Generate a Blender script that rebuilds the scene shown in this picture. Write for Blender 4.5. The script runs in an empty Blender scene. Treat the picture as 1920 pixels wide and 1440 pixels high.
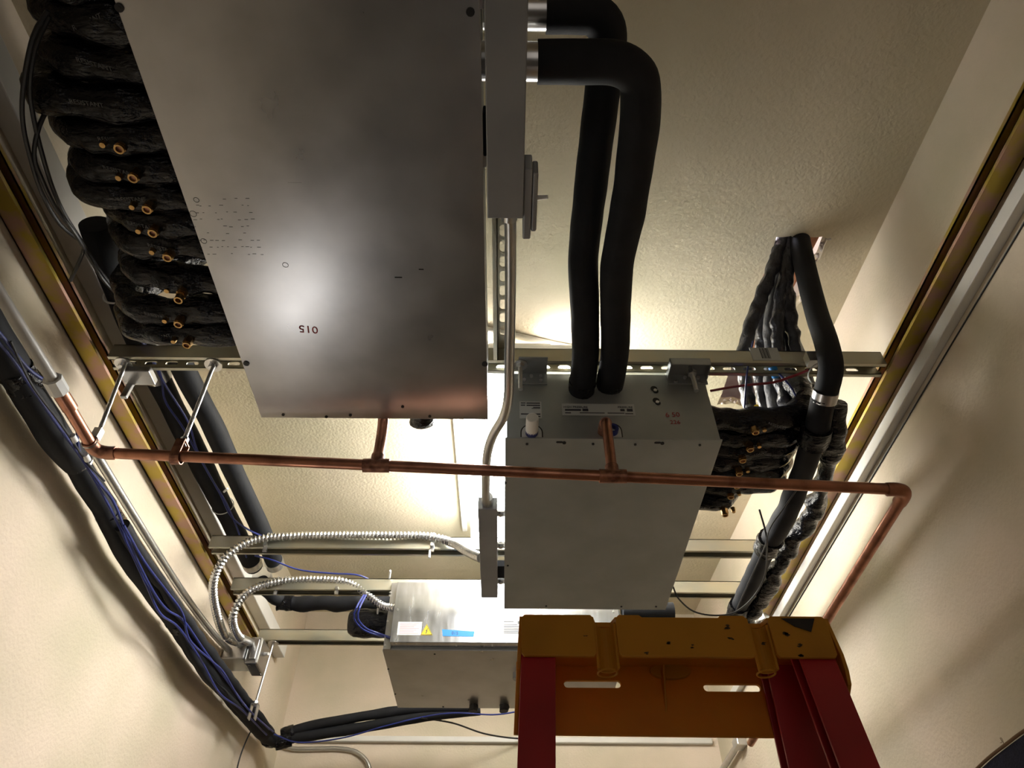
import bpy, bmesh, math, random
from mathutils import Vector, Matrix, noise
random.seed(7)
SC = bpy.context.scene
COL = SC.collection
CAMH = 1.5
F = 1330.0
# ---------------------------------------------------------------- camera axes
def _n(v): return Vector(v).normalized()
YA = _n((-20, -1340, -1330))
ZA = Vector((5, 1320, -1330)); ZA = (ZA - YA * ZA.dot(YA)).normalized()
XA = YA.cross(ZA).normalized()
M = Matrix((XA, YA, ZA))
CAM = Vector((0, 0, CAMH))
def ray(u, v): return M @ Vector(((u - 960) / F, (720 - v) / F, -1.0))
def PX(u, v, x):
    d = ray(u, v); return CAM + d * (x / d.x)
def PY(u, v, y):
    d = ray(u, v); return CAM + d * (y / d.y)
def PZ(u, v, z):                       # z above the camera
    d = ray(u, v); return CAM + d * (z / d.z)
def Zs(lst): return [PZ(u, v, z) for u, v, z in lst]
def Xs(lst, x): return [PX(u, v, x) for u, v in lst]
def Ys(lst, y): return [PY(u, v, y) for u, v in lst]
V = Vector
def R(x, y, z): return Vector((x, y, z + CAMH))   # rel to camera height

# ---------------------------------------------------------------- materials
MATS = {}
def nt(name):
    m = bpy.data.materials.new(name); m.use_nodes = True
    t = m.node_tree; b = t.nodes['Principled BSDF']
    MATS[name] = m
    return m, t, b
def mat(name, c1, c2=None, rough=.5, metal=0, scale=6, bump=0, bscale=80, rough2=None, coat=0, stretch=None, detail=4, sharp=(.35, .65), bdist=.01, spec=.5, trans=0, aniso=0):
    m, t, b = nt(name)
    N = t.nodes; L = t.links
    b.inputs['Metallic'].default_value = metal
    b.inputs['Roughness'].default_value = rough
    b.inputs['Specular IOR Level'].default_value = spec
    b.inputs['Coat Weight'].default_value = coat
    if trans: b.inputs['Transmission Weight'].default_value = trans
    b.inputs['Base Color'].default_value = (*c1, 1)
    tc = N.new('ShaderNodeTexCoord'); mp = N.new('ShaderNodeMapping')
    L.new(tc.outputs['Object'], mp.inputs['Vector'])
    if stretch: mp.inputs['Scale'].default_value = stretch
    if c2 is not None or rough2 is not None:
        no = N.new('ShaderNodeTexNoise'); no.inputs['Scale'].default_value = scale; no.inputs['Detail'].default_value = detail
        L.new(mp.outputs[0], no.inputs['Vector'])
        r = N.new('ShaderNodeValToRGB'); r.color_ramp.elements[0].position = sharp[0]; r.color_ramp.elements[1].position = sharp[1]
        r.color_ramp.elements[0].color = (*c1, 1); r.color_ramp.elements[1].color = (*(c2 or c1), 1)
        L.new(no.outputs['Fac'], r.inputs['Fac']); L.new(r.outputs['Color'], b.inputs['Base Color'])
        if rough2 is not None:
            mr = N.new('ShaderNodeMapRange'); mr.inputs['To Min'].default_value = rough; mr.inputs['To Max'].default_value = rough2
            mr.inputs['From Min'].default_value = .3; mr.inputs['From Max'].default_value = .7
            L.new(no.outputs['Fac'], mr.inputs['Value']); L.new(mr.outputs[0], b.inputs['Roughness'])
    if bump:
        nb = N.new('ShaderNodeTexNoise'); nb.inputs['Scale'].default_value = bscale; nb.inputs['Detail'].default_value = 5
        L.new(mp.outputs[0], nb.inputs['Vector'])
        bp = N.new('ShaderNodeBump'); bp.inputs['Strength'].default_value = bump; bp.inputs['Distance'].default_value = bdist
        L.new(nb.outputs['Fac'], bp.inputs['Height']); L.new(bp.outputs[0], b.inputs['Normal'])
    return m
def emis(name, c, s):
    m, t, b = nt(name)
    b.inputs['Base Color'].default_value = (.9, .9, .9, 1)
    b.inputs['Emission Color'].default_value = (*c, 1); b.inputs['Emission Strength'].default_value = s
    return m
mat('plaster_wall', (.56, .505, .375), (.71, .60, .485), rough=.85, scale=2.6, bump=.35, bscale=120, bdist=.004, spec=.2)
mat('plaster_ceiling', (.52, .475, .335), (.64, .56, .425), rough=.85, scale=2.2, bump=.45, bscale=110, bdist=.004, spec=.2)
mat('floor_concrete', (.09, .085, .08), (.13, .12, .11), rough=.8, scale=4, bump=.2)
mat('trim_white', (.62, .60, .56), (.68, .66, .61), rough=.5, scale=8)
mat('galvanized', (.43, .43, .44), (.51, .51, .52), rough=.27, rough2=.32, metal=1, scale=9, bump=.012, bscale=300, bdist=.002)
mat('galvanized_dull', (.36, .385, .39), (.43, .45, .455), rough=.48, rough2=.56, metal=.75, scale=9, bump=.012, bscale=300, bdist=.002)
mat('aluminium_lid', (.55, .56, .59), (.64, .65, .68), rough=.20, rough2=.28, metal=.95, scale=14, stretch=(6, 1, 1))
mat('gray_box', (.30, .31, .33), (.34, .35, .37), rough=.5, metal=.5, scale=10)
mat('strut_zinc', (.40, .30, .06), (.42, .26, .20), rough=.38, rough2=.5, metal=.9, scale=16, sharp=(.42, .60))
mat('strut_silver', (.52, .53, .46), (.60, .55, .42), rough=.33, rough2=.45, metal=.9, scale=12)
mat('steel', (.62, .62, .62), (.70, .70, .70), rough=.28, metal=.95, scale=20)
mat('conduit_steel', (.50, .50, .50), (.58, .58, .57), rough=.32, metal=.9, scale=20)
mat('flex_steel', (.62, .62, .62), (.70, .70, .68), rough=.25, metal=.95, scale=30)
mat('copper', (.45, .21, .135), (.22, .095, .06), rough=.30, rough2=.42, metal=.95, scale=22, sharp=(.45, .75))
mat('copper_burnt', (.16, .07, .05), (.45, .22, .14), rough=.45, metal=.8, scale=60)
mat('brass', (.55, .36, .15), (.38, .23, .09), rough=.3, metal=.95, scale=60)
mat('foam_black', (.006, .0065, .0085), (.010, .011, .014), rough=.75, scale=20, bump=.15, bscale=150, bdist=.002, spec=.35)
mat('tape_black', (.003, .003, .0045), (.006, .006, .008), rough=.15, scale=20, bump=.8, bscale=45, bdist=.012, spec=.32, stretch=(.6, 1.6, 1.6))
mat('foam_gray', (.05, .05, .056), (.09, .09, .10), rough=.6, scale=26, bump=.6, bscale=60, bdist=.008)
mat('wrap_dusty', (.022, .022, .028), (.045, .045, .055), rough=.32, scale=25, bump=.7, bscale=50, bdist=.01)
mat('print_gray', (.10, .10, .10), rough=.6)
mat('rubber_black', (.012, .012, .014), rough=.5)
mat('cable_blue', (.016, .026, .15), (.02, .034, .21), rough=.4, scale=30)
mat('cable_red', (.25, .02, .03), rough=.4)
mat('plastic_white', (.78, .78, .76), rough=.4)
mat('pvc_gray', (.40, .38, .34), (.46, .44, .40), rough=.4, scale=20)
mat('wood', (.42, .17, .09), (.62, .30, .17), rough=.7, scale=14, stretch=(5, 1, 5))
mat('board_pale', (.72, .62, .58), (.60, .44, .40), rough=.9, scale=18)
mat('plaster_raw', (.75, .70, .66), (.30, .22, .18), rough=.95, scale=60)
mat('ladder_yellow', (.60, .29, .016), (.44, .19, .012), rough=.55, scale=7, sharp=(.45, .75), bump=.1, bscale=60)
_t = MATS['ladder_yellow'].node_tree; _m = _t.nodes.new('ShaderNodeMixShader'); _tr = _t.nodes.new('ShaderNodeBsdfTranslucent')
_tr.inputs['Color'].default_value = (.75, .20, .01, 1); _m.inputs[0].default_value = .28
_t.links.new(_t.nodes['Principled BSDF'].outputs[0], _m.inputs[1]); _t.links.new(_tr.outputs[0], _m.inputs[2]); _t.links.new(_m.outputs[0], _t.nodes['Material Output'].inputs['Surface'])
mat('ladder_red', (.36, .012, .016), (.28, .010, .014), rough=.4, scale=12)
mat('ladder_mark', (.06, .035, .01), rough=.8)
mat('black_sticker', (.006, .006, .008), rough=.4)
mat('sticker_white', (.80, .80, .80), rough=.5)
mat('sticker_gray', (.52, .54, .54), rough=.5)
mat('sticker_yellow', (.90, .66, .02), rough=.5)
mat('tape_blue', (.02, .22, .62), rough=.55)
mat('ink_black', (.03, .03, .04), rough=.6)
mat('ink_red', (.32, .02, .02), rough=.6)
mat('ink_pink', (.75, .40, .42), rough=.6)
mat('navy_fabric', (.006, .007, .022), (.010, .012, .035), rough=.95, scale=60, bump=.4, bscale=300)
mat('tan_binding', (.16, .09, .045), rough=.95)
mat('hole_dark', (.01, .01, .01), rough=.7)
emis('lamp_glow', (1.0, .985, .95), 31)
emis('work_glow', (1, .97, .93), 2)
mat('lamp_housing', (.85, .84, .80), rough=.4)

# ---------------------------------------------------------------- mesh builder
class MB:
    def __init__(s): s.bm = bmesh.new()
    def quadring(s, rings, close=True, caps=True):
        bm = s.bm; n = len(rings[0]); vr = [[bm.verts.new(p) for p in r] for r in rings]
        for a, b in zip(vr, vr[1:]):
            for i in range(n if close else n - 1):
                j = (i + 1) % n
                bm.faces.new((a[i], a[j], b[j], b[i]))
        if caps:
            bm.faces.new(list(reversed(vr[0]))); bm.faces.new(vr[-1])
        return s
    def box(s, a, b):
        (x0, y0, z0), (x1, y1, z1) = a, b
        x0, x1 = sorted((x0, x1)); y0, y1 = sorted((y0, y1)); z0, z1 = sorted((z0, z1))
        return s.quadring([[V((x0, y0, z0)), V((x1, y0, z0)), V((x1, y1, z0)), V((x0, y1, z0))],
                           [V((x0, y0, z1)), V((x1, y0, z1)), V((x1, y1, z1)), V((x0, y1, z1))]])
    def frame_box(s, o, ax, ay, az):       # box spanned from o by three vectors
        return s.quadring([[o, o + ax, o + ax + ay, o + ay], [o + az, o + ax + az, o + ax + ay + az, o + ay + az]])
    def tube(s, pts, r, seg=16, step=.02, smooth=True, wob=0, wf=30, ridge=0, rp=.007, closed=False, caps=True, ry=None):
        pts = [V(p) for p in pts]
        P = catmull(pts, step) if smooth and len(pts) > 2 else resample(pts, step if (wob or ridge or callable(r)) else 9)
        n = len(P); rings = []
        T = [(P[min(i + 1, n - 1)] - P[max(i - 1, 0)]).normalized() for i in range(n)]
        up = V((0, 0, 1)) if abs(T[0].z) < .9 else V((0, 1, 0))
        N = (up - T[0] * up.dot(T[0])).normalized(); L = 0
        for i in range(n):
            N = (N - T[i] * N.dot(T[i])).normalized(); B = T[i].cross(N)
            if i: L += (P[i] - P[i - 1]).length
            rr = r(L) if callable(r) else r
            if ridge: rr += ridge * math.cos(2 * math.pi * L / rp)
            ring = []
            for k in range(seg):
                a = 2 * math.pi * k / seg
                q = rr
                d = N * math.cos(a) + B * math.sin(a)
                if wob:
                    q += wob * noise.noise((P[i] + d * .02) * wf)
                ring.append(P[i] + d * q)
            rings.append(ring)
        s.quadring(rings, caps=caps); s.len = L
        return s
    def cyl(s, a, b, r, seg=20, r2=None):
        a = V(a); b = V(b); T = (b - a).normalized()
        up = V((0, 0, 1)) if abs(T.z) < .9 else V((0, 1, 0))
        N = (up - T * up.dot(T)).normalized(); B = T.cross(N)
        r2 = r if r2 is None else r2
        f = lambda c, q: [c + (N * math.cos(2 * math.pi * k / seg) + B * math.sin(2 * math.pi * k / seg)) * q for k in range(seg)]
        return s.quadring([f(a, r), f(b, r2)])
    def ringtube(s, a, b, ro, ri, seg=20):   # hollow sleeve
        a = V(a); b = V(b); T = (b - a).normalized()
        up = V((0, 0, 1)) if abs(T.z) < .9 else V((0, 1, 0))
        N = (up - T * up.dot(T)).normalized(); B = T.cross(N)
        f = lambda c, q: [c + (N * math.cos(2 * math.pi * k / seg) + B * math.sin(2 * math.pi * k / seg)) * q for k in range(seg)]
        r = [f(a, ri), f(a, ro), f(b, ro), f(b, ri), f(a, ri)]
        return s.quadring(r, caps=False)
    def torus(s, c, nrm, R_, r, seg=28, ts=8):
        T = V(nrm).normalized(); up = V((0, 0, 1)) if abs(T.z) < .9 else V((0, 1, 0))
        N = (up - T * up.dot(T)).normalized(); B = T.cross(N); c = V(c); rings = []
        for k in range(seg + 1):
            a = 2 * math.pi * k / seg; d = N * math.cos(a) + B * math.sin(a)
            rings.append([c + d * (R_ + r * math.cos(2 * math.pi * j / ts)) + T * r * math.sin(2 * math.pi * j / ts) for j in range(ts)])
        return s.quadring(rings, caps=False)
    def plate(s, outline, holes, mapf, th):   # 2D outline with holes, mapped to 3D, thickness vector th
        bm = bmesh.new(); es = []
        for lp in [outline] + list(holes):
            lp = [q for k, q in enumerate(lp) if (q[0] - lp[k - 1][0]) ** 2 + (q[1] - lp[k - 1][1]) ** 2 > 1e-10]
            vs = [bm.verts.new((x, y, 0)) for x, y in lp]
            es += [bm.edges.new((vs[i], vs[(i + 1) % len(vs)])) for i in range(len(vs))]
        bmesh.ops.triangle_fill(bm, use_beauty=True, use_dissolve=False, edges=es)
        vm = {}; vt = {}
        th = V(th)
        for v in bm.verts:
            p = V(mapf(v.co.x, v.co.y)); vm[v] = s.bm.verts.new(p); vt[v] = s.bm.verts.new(p + th)
        for f in bm.faces:
            s.bm.faces.new([vm[v] for v in f.verts]); s.bm.faces.new([vt[v] for v in reversed(f.verts)])
        for e in bm.edges:
            if len(e.link_faces) == 1:
                a, b = e.verts; s.bm.faces.new((vm[a], vm[b], vt[b], vt[a]))
        bm.free(); return s
    def sphere(s, c, r, sx=1, sy=1, sz=1, seg=16):
        mtx = Matrix.Translation(V(c)) @ Matrix.Diagonal((r * sx, r * sy, r * sz, 1))
        bmesh.ops.create_uvsphere(s.bm, u_segments=seg, v_segments=seg // 2, radius=1, matrix=mtx); return s
    def build(s, name, m, parent=None, smooth=True, bevel=0, label=None):
        bm = s.bm
        bmesh.ops.recalc_face_normals(bm, faces=bm.faces[:])
        me = bpy.data.meshes.new(name)
        if parent is not None: off = parent.matrix_world.translation if parent.type != 'EMPTY' else parent.location
        if parent is None:
            off = V((0, 0, 0))
            lo = V([min(v.co[i] for v in bm.verts) for i in range(3)]); hi = V([max(v.co[i] for v in bm.verts) for i in range(3)])
            off = V(((lo.x + hi.x) / 2, (lo.y + hi.y) / 2, lo.z))
        else: off = wloc(parent)
        for v in bm.verts: v.co -= off
        bm.to_mesh(me); bm.free()
        me.materials.append(MATS[m])
        o = bpy.data.objects.new(name, me); COL.objects.link(o)
        if parent is not None: o.parent = parent
        else: o.location = off
        if smooth:
            for p in me.polygons: p.use_smooth = True
            try: me.set_sharp_from_angle(angle=math.radians(38))
            except Exception: pass
        if bevel:
            b = o.modifiers.new('bevel', 'BEVEL'); b.width = bevel; b.segments = 2; b.limit_method = 'ANGLE'; b.angle_limit = math.radians(50)
        if label: o['label'] = label
        return o
def wloc(o):
    l = V(o.location)
    while o.parent: o = o.parent; l += o.location
    return l
def resample(P, step):
    out = [P[0]]
    for a, b in zip(P, P[1:]):
        n = max(1, int((b - a).length / step))
        for k in range(1, n + 1): out.append(a.lerp(b, k / n))
    return out
def catmull(P, step):
    Q = [P[0] * 2 - P[1]] + P + [P[-1] * 2 - P[-2]]; out = [P[0]]
    for i in range(1, len(Q) - 2):
        p0, p1, p2, p3 = Q[i - 1:i + 3]; n = max(2, int((p2 - p1).length / step))
        for k in range(1, n + 1):
            t = k / n
            out.append(.5 * ((2 * p1) + (-p0 + p2) * t + (2 * p0 - 5 * p1 + 4 * p2 - p3) * t * t + (-p0 + 3 * p1 - 3 * p2 + p3) * t ** 3))
    return out
def tag(o, label, cat, group=None):
    o['label'] = label; o['category'] = cat
    if group: o['group'] = group
    return o
def thing(name, label, cat, loc, group=None):
    o = bpy.data.objects.new(name, None); COL.objects.link(o); o.location = V(loc); o.empty_display_size = .05
    return tag(o, label, cat, group)
def struct(o): o['kind'] = 'structure'; return o
def text(s, size, o, right, up, m, parent, name='lettering', depth=.0003):
    c = bpy.data.curves.new('t', 'FONT'); c.body = s; c.size = size; c.extrude = depth; c.align_x = 'CENTER'; c.align_y = 'CENTER'
    c.resolution_u = 3
    ob = bpy.data.objects.new('t', c); COL.objects.link(ob)
    dg = bpy.context.evaluated_depsgraph_get(); me = bpy.data.meshes.new_from_object(ob.evaluated_get(dg))
    bpy.data.objects.remove(ob); bpy.data.curves.remove(c)
    right = V(right).normalized(); up = V(up).normalized(); n = right.cross(up); off = wloc(parent)
    for v in me.vertices: v.co = V(o) + right * v.co.x + up * v.co.y + n * (v.co.z + depth) - off
    me.name = name; me.materials.clear(); me.materials.append(MATS[m])
    ob = bpy.data.objects.new(name, me); COL.objects.link(ob); ob.parent = parent
    return ob
def rrect(cx, cy, w, h, r=None, n=5):
    r = min(w, h) / 2 if r is None else r; out = []
    for (sx, sy, a0) in ((1, 1, 0), (-1, 1, 90), (-1, -1, 180), (1, -1, 270)):
        for k in range(n + 1):
            a = math.radians(a0 + 90 * k / n); out.append((cx + sx * (w / 2 - r) + r * math.cos(a), cy + sy * (h / 2 - r) + r * math.sin(a)))
    return out

# ---------------------------------------------------------------- room
WL, WR, YF, YN = -.965, .92, 3.24, -1.3
ZC0, ZSL = 1.46, .066
def ceil_z(y): return ZC0 + ZSL * y + CAMH
hole = []
rh = random.Random(3)
hx0, hx1, hy0, hy1 = .672, .80, .985, 1.64
def jag(a, b, n, amp):
    for k in range(n):
        t = k / n; yield (a[0] + (b[0] - a[0]) * t + rh.uniform(-amp, amp), a[1] + (b[1] - a[1]) * t + rh.uniform(-amp, amp))
hole = list(jag((hx0, hy0), (hx1, hy0), 8, .004)) + list(jag((hx1, hy0), (hx1 - .01, hy1), 30, .006)) + list(jag((hx1 - .01, hy1), (hx0, hy1), 8, .005)) + list(jag((hx0, hy1), (hx0, hy0), 24, .002))
struct(MB().plate([(WL - .1, YN - .1), (WR + .1, YN - .1), (WR + .1, YF + .1), (WL - .1, YF + .1)], [hole], lambda x, y: (x, y, ceil_z(y)), (0, 0, .03)).build('ceiling', 'plaster_ceiling', smooth=False))
struct(MB().box((WL - .1, YN - .1, 0), (WL, YF + .1, 3.35)).build('wall_left', 'plaster_wall', smooth=False))
struct(MB().box((WR, YN - .1, 0), (WR + .1, YF + .1, 3.35)).build('wall_right', 'plaster_wall', smooth=False))
struct(MB().box((WL, YF, 0), (WR, YF + .1, 3.35)).build('wall_far', 'plaster_wall', smooth=False))
struct(MB().box((WL - .1, YN - .1, -.1), (WR + .1, YF + .1, 0)).build('floor', 'floor_concrete', smooth=False))
# near wall with an open doorway
w = MB().plate([(WL, 0), (-.60, 0), (-.60, 2.05), (.60, 2.05), (.60, 0), (WR, 0), (WR, 3.0), (WL, 3.0)], [], lambda x, z: (x, YN, z), (0, -.1, 0))
struct(w.build('wall_near', 'plaster_wall', smooth=False))
w = MB()
w.box((-.66, YN - .02, 0), (-.60, YN + .015, 2.11)).box((.60, YN - .02, 0), (.66, YN + .015, 2.11)).box((-.60, YN - .02, 2.05), (.60, YN + .015, 2.11))
struct(w.build('trim_1', 'trim_white', smooth=False, bevel=.004))
struct(MB().box((WR - .022, .1, 1.098 + CAMH + .02), (WR, YF, 1.13 + CAMH + .02)).build('trim_2', 'trim_white', smooth=False, bevel=.003))
struct(MB().box((WL, .1, 1.29 + CAMH), (WL + .045, 2.9, 1.35 + CAMH)).build('trim_3', 'trim_white', smooth=False, bevel=.003))
a = PY(560, 1387, YF); b = PY(1333, 1386, YF)
struct(MB().box((a.x, YF - .022, a.z - .012), (b.x, YF, a.z + .012)).build('trim_4', 'trim_white', smooth=False, bevel=.004))

# attic timber seen through the ceiling hole
zc = ceil_z(1.2)
tm = thing('timber_joist', 'reddish timber joist slanting inside the ceiling hole beside the thick black pipe', 'joist', (.78, 1.0, zc + .06))
MB().frame_box(V((.742, .93, zc + .013)), V((.058, .0, 0)), V((-.03, .50, .05)), V((0, 0, .09))).build('beam', 'wood', tm, smooth=False, bevel=.002)
tm = thing('timber_joist', 'darker timber joist crossing lower in the ceiling hole, behind the wrapped pipes', 'joist', (.7, 1.4, zc + .06))
MB().frame_box(V((.62, 1.36, zc + .06)), V((0, .04, 0)), V((.25, .14, 0)), V((0, 0, .09))).build('beam', 'wood', tm, smooth=False, bevel=.002)
w = MB().box((.45, .75, zc + .32), (1.0, 1.95, zc + .33)); struct(w.build('wall_attic', 'board_pale', smooth=False))
w = MB()
for k in range(46):
    p = hole[8 + (k % 30)] if k < 34 else hole[38 + k % 8]
    c = V((p[0] + rh.uniform(-.004, .006), p[1], ceil_z(p[1]) + rh.uniform(.002, .022)))
    w.sphere(c, rh.uniform(.004, .009), rh.uniform(.6, 1.3), rh.uniform(.6, 1.6), rh.uniform(.5, 1), seg=6)
o = w.build('plaster_crumbs', 'plaster_raw', smooth=False); tag(o, 'broken plaster crumbs along the ragged edge of the ceiling hole', 'plaster'); o['kind'] = 'stuff'

# ---------------------------------------------------------------- strut channels
SW = .0413
def channel(name, a, b, openv, side, m, label, slots=None, group=None, sideslots=False):
    """a->b centre line of the open face; openv points out of the slot; side = width direction"""
    a = V(a); b = V(b); L = (b - a); ov = V(openv); sd = V(side); t = .0026; h = SW
    w = MB()
    o = a - ov * h - sd * h / 2
    if slots:
        n = V(L).normalized(); hl = []
        s0, sp = slots; k = s0
        while k < L.length - .03:
            hl.append(rrect(k, h / 2, .028, .014)); k += sp
        w.plate([(0, 0), (L.length, 0), (L.length, h), (0, h)], hl, lambda x, y: o + n * x + sd * y, ov * t)
    else: w.frame_box(o, L, sd * h, ov * t)
    w.frame_box(o, L, sd * t, ov * h)
    if slots and sideslots:
        w.plate([(0, 0), (L.length, 0), (L.length, h), (0, h)], hl, lambda x, y: o + n * x + ov * y + sd * (h - t), sd * t)
    else: w.frame_box(o + sd * (h - t), L, sd * t, ov * h)
    w.frame_box(a - sd * h / 2 + sd * t, L, sd * .0075, -ov * t).frame_box(a + sd * (h / 2 - t), L, -sd * .0075, -ov * t)
    w.frame_box(a - sd * (h / 2 - t - .0055) , L, sd * .002, -ov * .009).frame_box(a + sd * (h / 2 - t - .0055), L, -sd * .002, -ov * .009)
    ob = w.build(name, m, smooth=False)
    return tag(ob, label, 'strut', group)
ZS = 1.17
channel('strut_channel', R(-.92, -.4, ZS + SW / 2), R(-.92, 2.72, ZS + SW / 2), (1, 0, 0), (0, 0, 1), 'strut_zinc', 'long yellow zinc strut channel running along the left wall')
channel('strut_channel', R(.865, -.4, ZS + SW / 2), R(.865, 2.60, ZS + SW / 2), (-1, 0, 0), (0, 0, 1), 'strut_zinc', 'long yellow zinc strut channel running along the right wall above the white trim')
def cross(v, x0, x1, label, m='strut_silver', slots=None):
    p = PZ(960, v, ZS); y = p.y
    return channel('strut_channel', R(x0, y + SW / 2, ZS), R(x1, y + SW / 2, ZS), (0, 0, -1), (0, 1, 0), m, label, slots, 'cross struts between the side channels', True)
S1 = cross(676, -.90, .855, 'slotted cross strut nearest the camera, passing behind the two thick black pipes', slots=(.03, .0476))
S2 = cross(1030, -.90, .855, 'plain cross strut carrying the upper flexible conduit')
S3 = cross(1108, -.90, .855, 'plain cross strut carrying the lower flexible conduit just behind the bright box lid')
S4 = cross(1203, -.90, -.46 + .9, 'farthest cross strut, behind the black pipe stub left of the bright box')
Y1 = PZ(960, 676, ZS).y; Y2 = PZ(960, 1030, ZS).y; Y3 = PZ(960, 1108, ZS).y; Y4 = PZ(960, 1203, ZS).y
channel('strut_channel', R(-.0125, .05, ZS), R(-.0125, Y1 - .001, ZS), (0, 0, -1), (1, 0, 0), 'strut_silver', 'short slotted strut with oval holes behind the gray conduit, ending at the nearest cross strut', slots=(.02, .037))

# ---------------------------------------------------------------- the three metal cabinets
def screw(w, c, n, r=.0045): w.cyl(V(c), V(c) + V(n) * .002, r, 12)
def screws(parent, pts, n, m='steel', r=.0045, label=None):
    for p in pts:
        w = MB(); screw(w, p, n, r); w.cyl(V(p) + V(n) * .002, V(p) + V(n) * .0026, r * .45, 6)
        w.build('screw', m, parent)
def casing(parent, x0, x1, y0, y1, z0, z1, m, name='casing'):
    MB().box(R(x0, y0, z0 + .0015), R(x1, y1, z1)).build(name, m, parent, smooth=False, bevel=.0015)
# unit 1 : largest panel
Z1 = .95
c1a, c1b = PZ(490, 783, Z1), PZ(915, 781, Z1)
U1x0, U1x1, U1y1 = c1a.x, c1b.x, c1a.y
U1y0 = PZ(500, -38, Z1).y
u1 = thing('branch_box', 'largest flat galvanized steel unit hung overhead, with red 015 handwriting on its underside', 'air conditioning unit', R((U1x0 + U1x1) / 2, (U1y0 + U1y1) / 2, Z1))
casing(u1, U1x0 + .004, U1x1 - .004, U1y0 + .004, U1y1 - .004, Z1 + .002, 1.125, 'galvanized_dull')
MB().box(R(U1x0 + .01, U1y0 + .01, 1.12), R(-.14, U1y1 - .03, 1.33)).build('light_blocker', 'galvanized_dull', u1, smooth=False, bevel=.0015)  # unseen block added on the casing to keep lamp light off the left wall
w = MB().box(R(U1x0, U1y0, Z1), R(U1x1, U1y1, Z1 + .003)); w.build('bottom_panel', 'galvanized', u1, smooth=False, bevel=.0008)
screws(u1, [PZ(u, v, Z1) for u, v in ((224, 14), (882, 22), (462, 681), (909, 682))], (0, 0, -1), 'rubber_black', .0055)
screws(u1, [PZ(u, v, Z1) for u, v in ((612, 781), (806, 780), (531, 777), (657, 778), (755, 762))], (0, 0, -1), 'rubber_black', .003)
text('015', .023, PZ(578, 617, Z1), (-1, -.1, 0), (-.1, 1, 0), 'ink_red', u1, 'handwriting')
# scuff dashes
w = MB(); rs = random.Random(5)
for r_ in range(9):
    for k in range(11):
        if rs.random() < .55:
            p = PZ(352 + r_ * 3 + k * 11 + rs.uniform(-3, 3), 372 + r_ * 13 + rs.uniform(-1, 1), Z1)
            w.box((p.x, p.y, p.z - .0003), (p.x + rs.uniform(.002, .006), p.y + .0006, p.z))
for (u, v, l) in ((740, 519, .012), (785, 504, .008), (540, 342, .02)):
    p = PZ(u, v, Z1); w.box((p.x, p.y, p.z - .0003), (p.x + l, p.y + .002 * (l < .015), p.z))
o = w.build('scuff_marks', 'hole_dark', u1, smooth=False); o['kind'] = 'stuff'
for (u, v, r) in ((362, 401, .005), (382, 452, .0045), (535, 497, .0045), (368, 375, .004)):
    MB().torus(PZ(u, v, Z1 - .0003), (0, 0, 1), r, .0004, 16, 4).build('ring_mark', 'print_gray', u1)
# control box beside unit 1
def control_box(x0, x1, y0, y1, z0, z1, label):
    t = thing('control_box', label, 'electrical box', R((x0 + x1) / 2, (y0 + y1) / 2, z0))
    MB().box(R(x0, y0, z0), R(x1, y1, z1)).build('body', 'gray_box', t, smooth=False, bevel=.0015)
    return t
B1y = PZ(950, 410, Z1).y
b1 = control_box(-.034, .0205, U1y0, B1y, Z1, .995, 'long narrow gray box along the right edge of the largest unit')
for yy in (.28, .50): MB().box(R(U1x1 - .004, yy, .985), R(-.034, yy + .02, .99)).build('bracket', 'steel', b1, smooth=False)
MB().box(R(U1x1, .425, .96), R(-.034, .49, .985)).build('gland', 'foam_black', b1, smooth=False, bevel=.002)

# unit 2
Z2 = .97
U2x0 = PZ(947, 824, Z2).x; U2x1 = PZ(1355, 824, Z2).x; U2y0 = PZ(1150, 824, Z2).y; U2y1 = PZ(1100, 1142, Z2).y
U2t = 1.166
u2 = thing('branch_box', 'medium galvanized unit with white paper labels on its end face, right of the lamp', 'air conditioning unit', R((U2x0 + U2x1) / 2, (U2y0 + U2y1) / 2, Z2))
casing(u2, U2x0 + .003, U2x1 - .003, U2y0, U2y1 - .003, Z2 + .001, U2t, 'galvanized_dull')
MB().box(R(U2x0, U2y0 - .002, Z2 - .001), R(U2x1, U2y1, Z2 + .002)).build('bottom_panel', 'galvanized_dull', u2, smooth=False, bevel=.0008)
F2 = U2y0 - .0005
screws(u2, [PZ(u, v, Z2 - .001) for u, v in ((988, 832), (1191, 833), (1112, 832), (1312, 834), (948, 905), (952, 1060), (1024, 1136), (1230, 1137), (1165, 1137))], (0, 0, -1), 'rubber_black', .0028)
for (u, v) in ((1049, 829), (1233, 830)):
    p = PZ(u, v, Z2 - .001); w = MB(); w.plate(rrect(p.x, p.y, .014, .006), [], lambda x, y: (x, y, p.z - .0004), (0, 0, .0004)); w.cyl(p + V((.010, .001, -.002)), p + V((.010, .001, 0)), .004, 10)
    w.build('keyhole', 'hole_dark', u2)
def sticker(u0, v0, u1_, v1, y, m, parent, name='sticker', lines=(), ink='ink_black'):
    a = PY(u0, v0, y); b = PY(u1_, v1, y)
    s = MB().box((a.x, y - .0006, b.z), (b.x, y, a.z)).build(name, m, parent, smooth=False)
    if lines:
        w = MB(); W = b.x - a.x; H = a.z - b.z
        for (fx0, fx1, fz, hh) in lines:
            w.box((a.x + W * fx0, y - .0010, a.z - H * fz - H * hh), (a.x + W * fx1, y - .0006, a.z - H * fz))
        w.build('print', ink, s, smooth=False)
    return s
sticker(974, 753, 1016, 785, F2, 'sticker_gray', u2, lines=((.06, .28, .07, .05), (.32, .94, .07, .06), (.06, .26, .20, .05), (.32, .94, .20, .06), (.62, .94, .33, .04), (.55, .94, .40, .03), (.06, .94, .72, .06), (.35, .94, .86, .05)))
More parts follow.
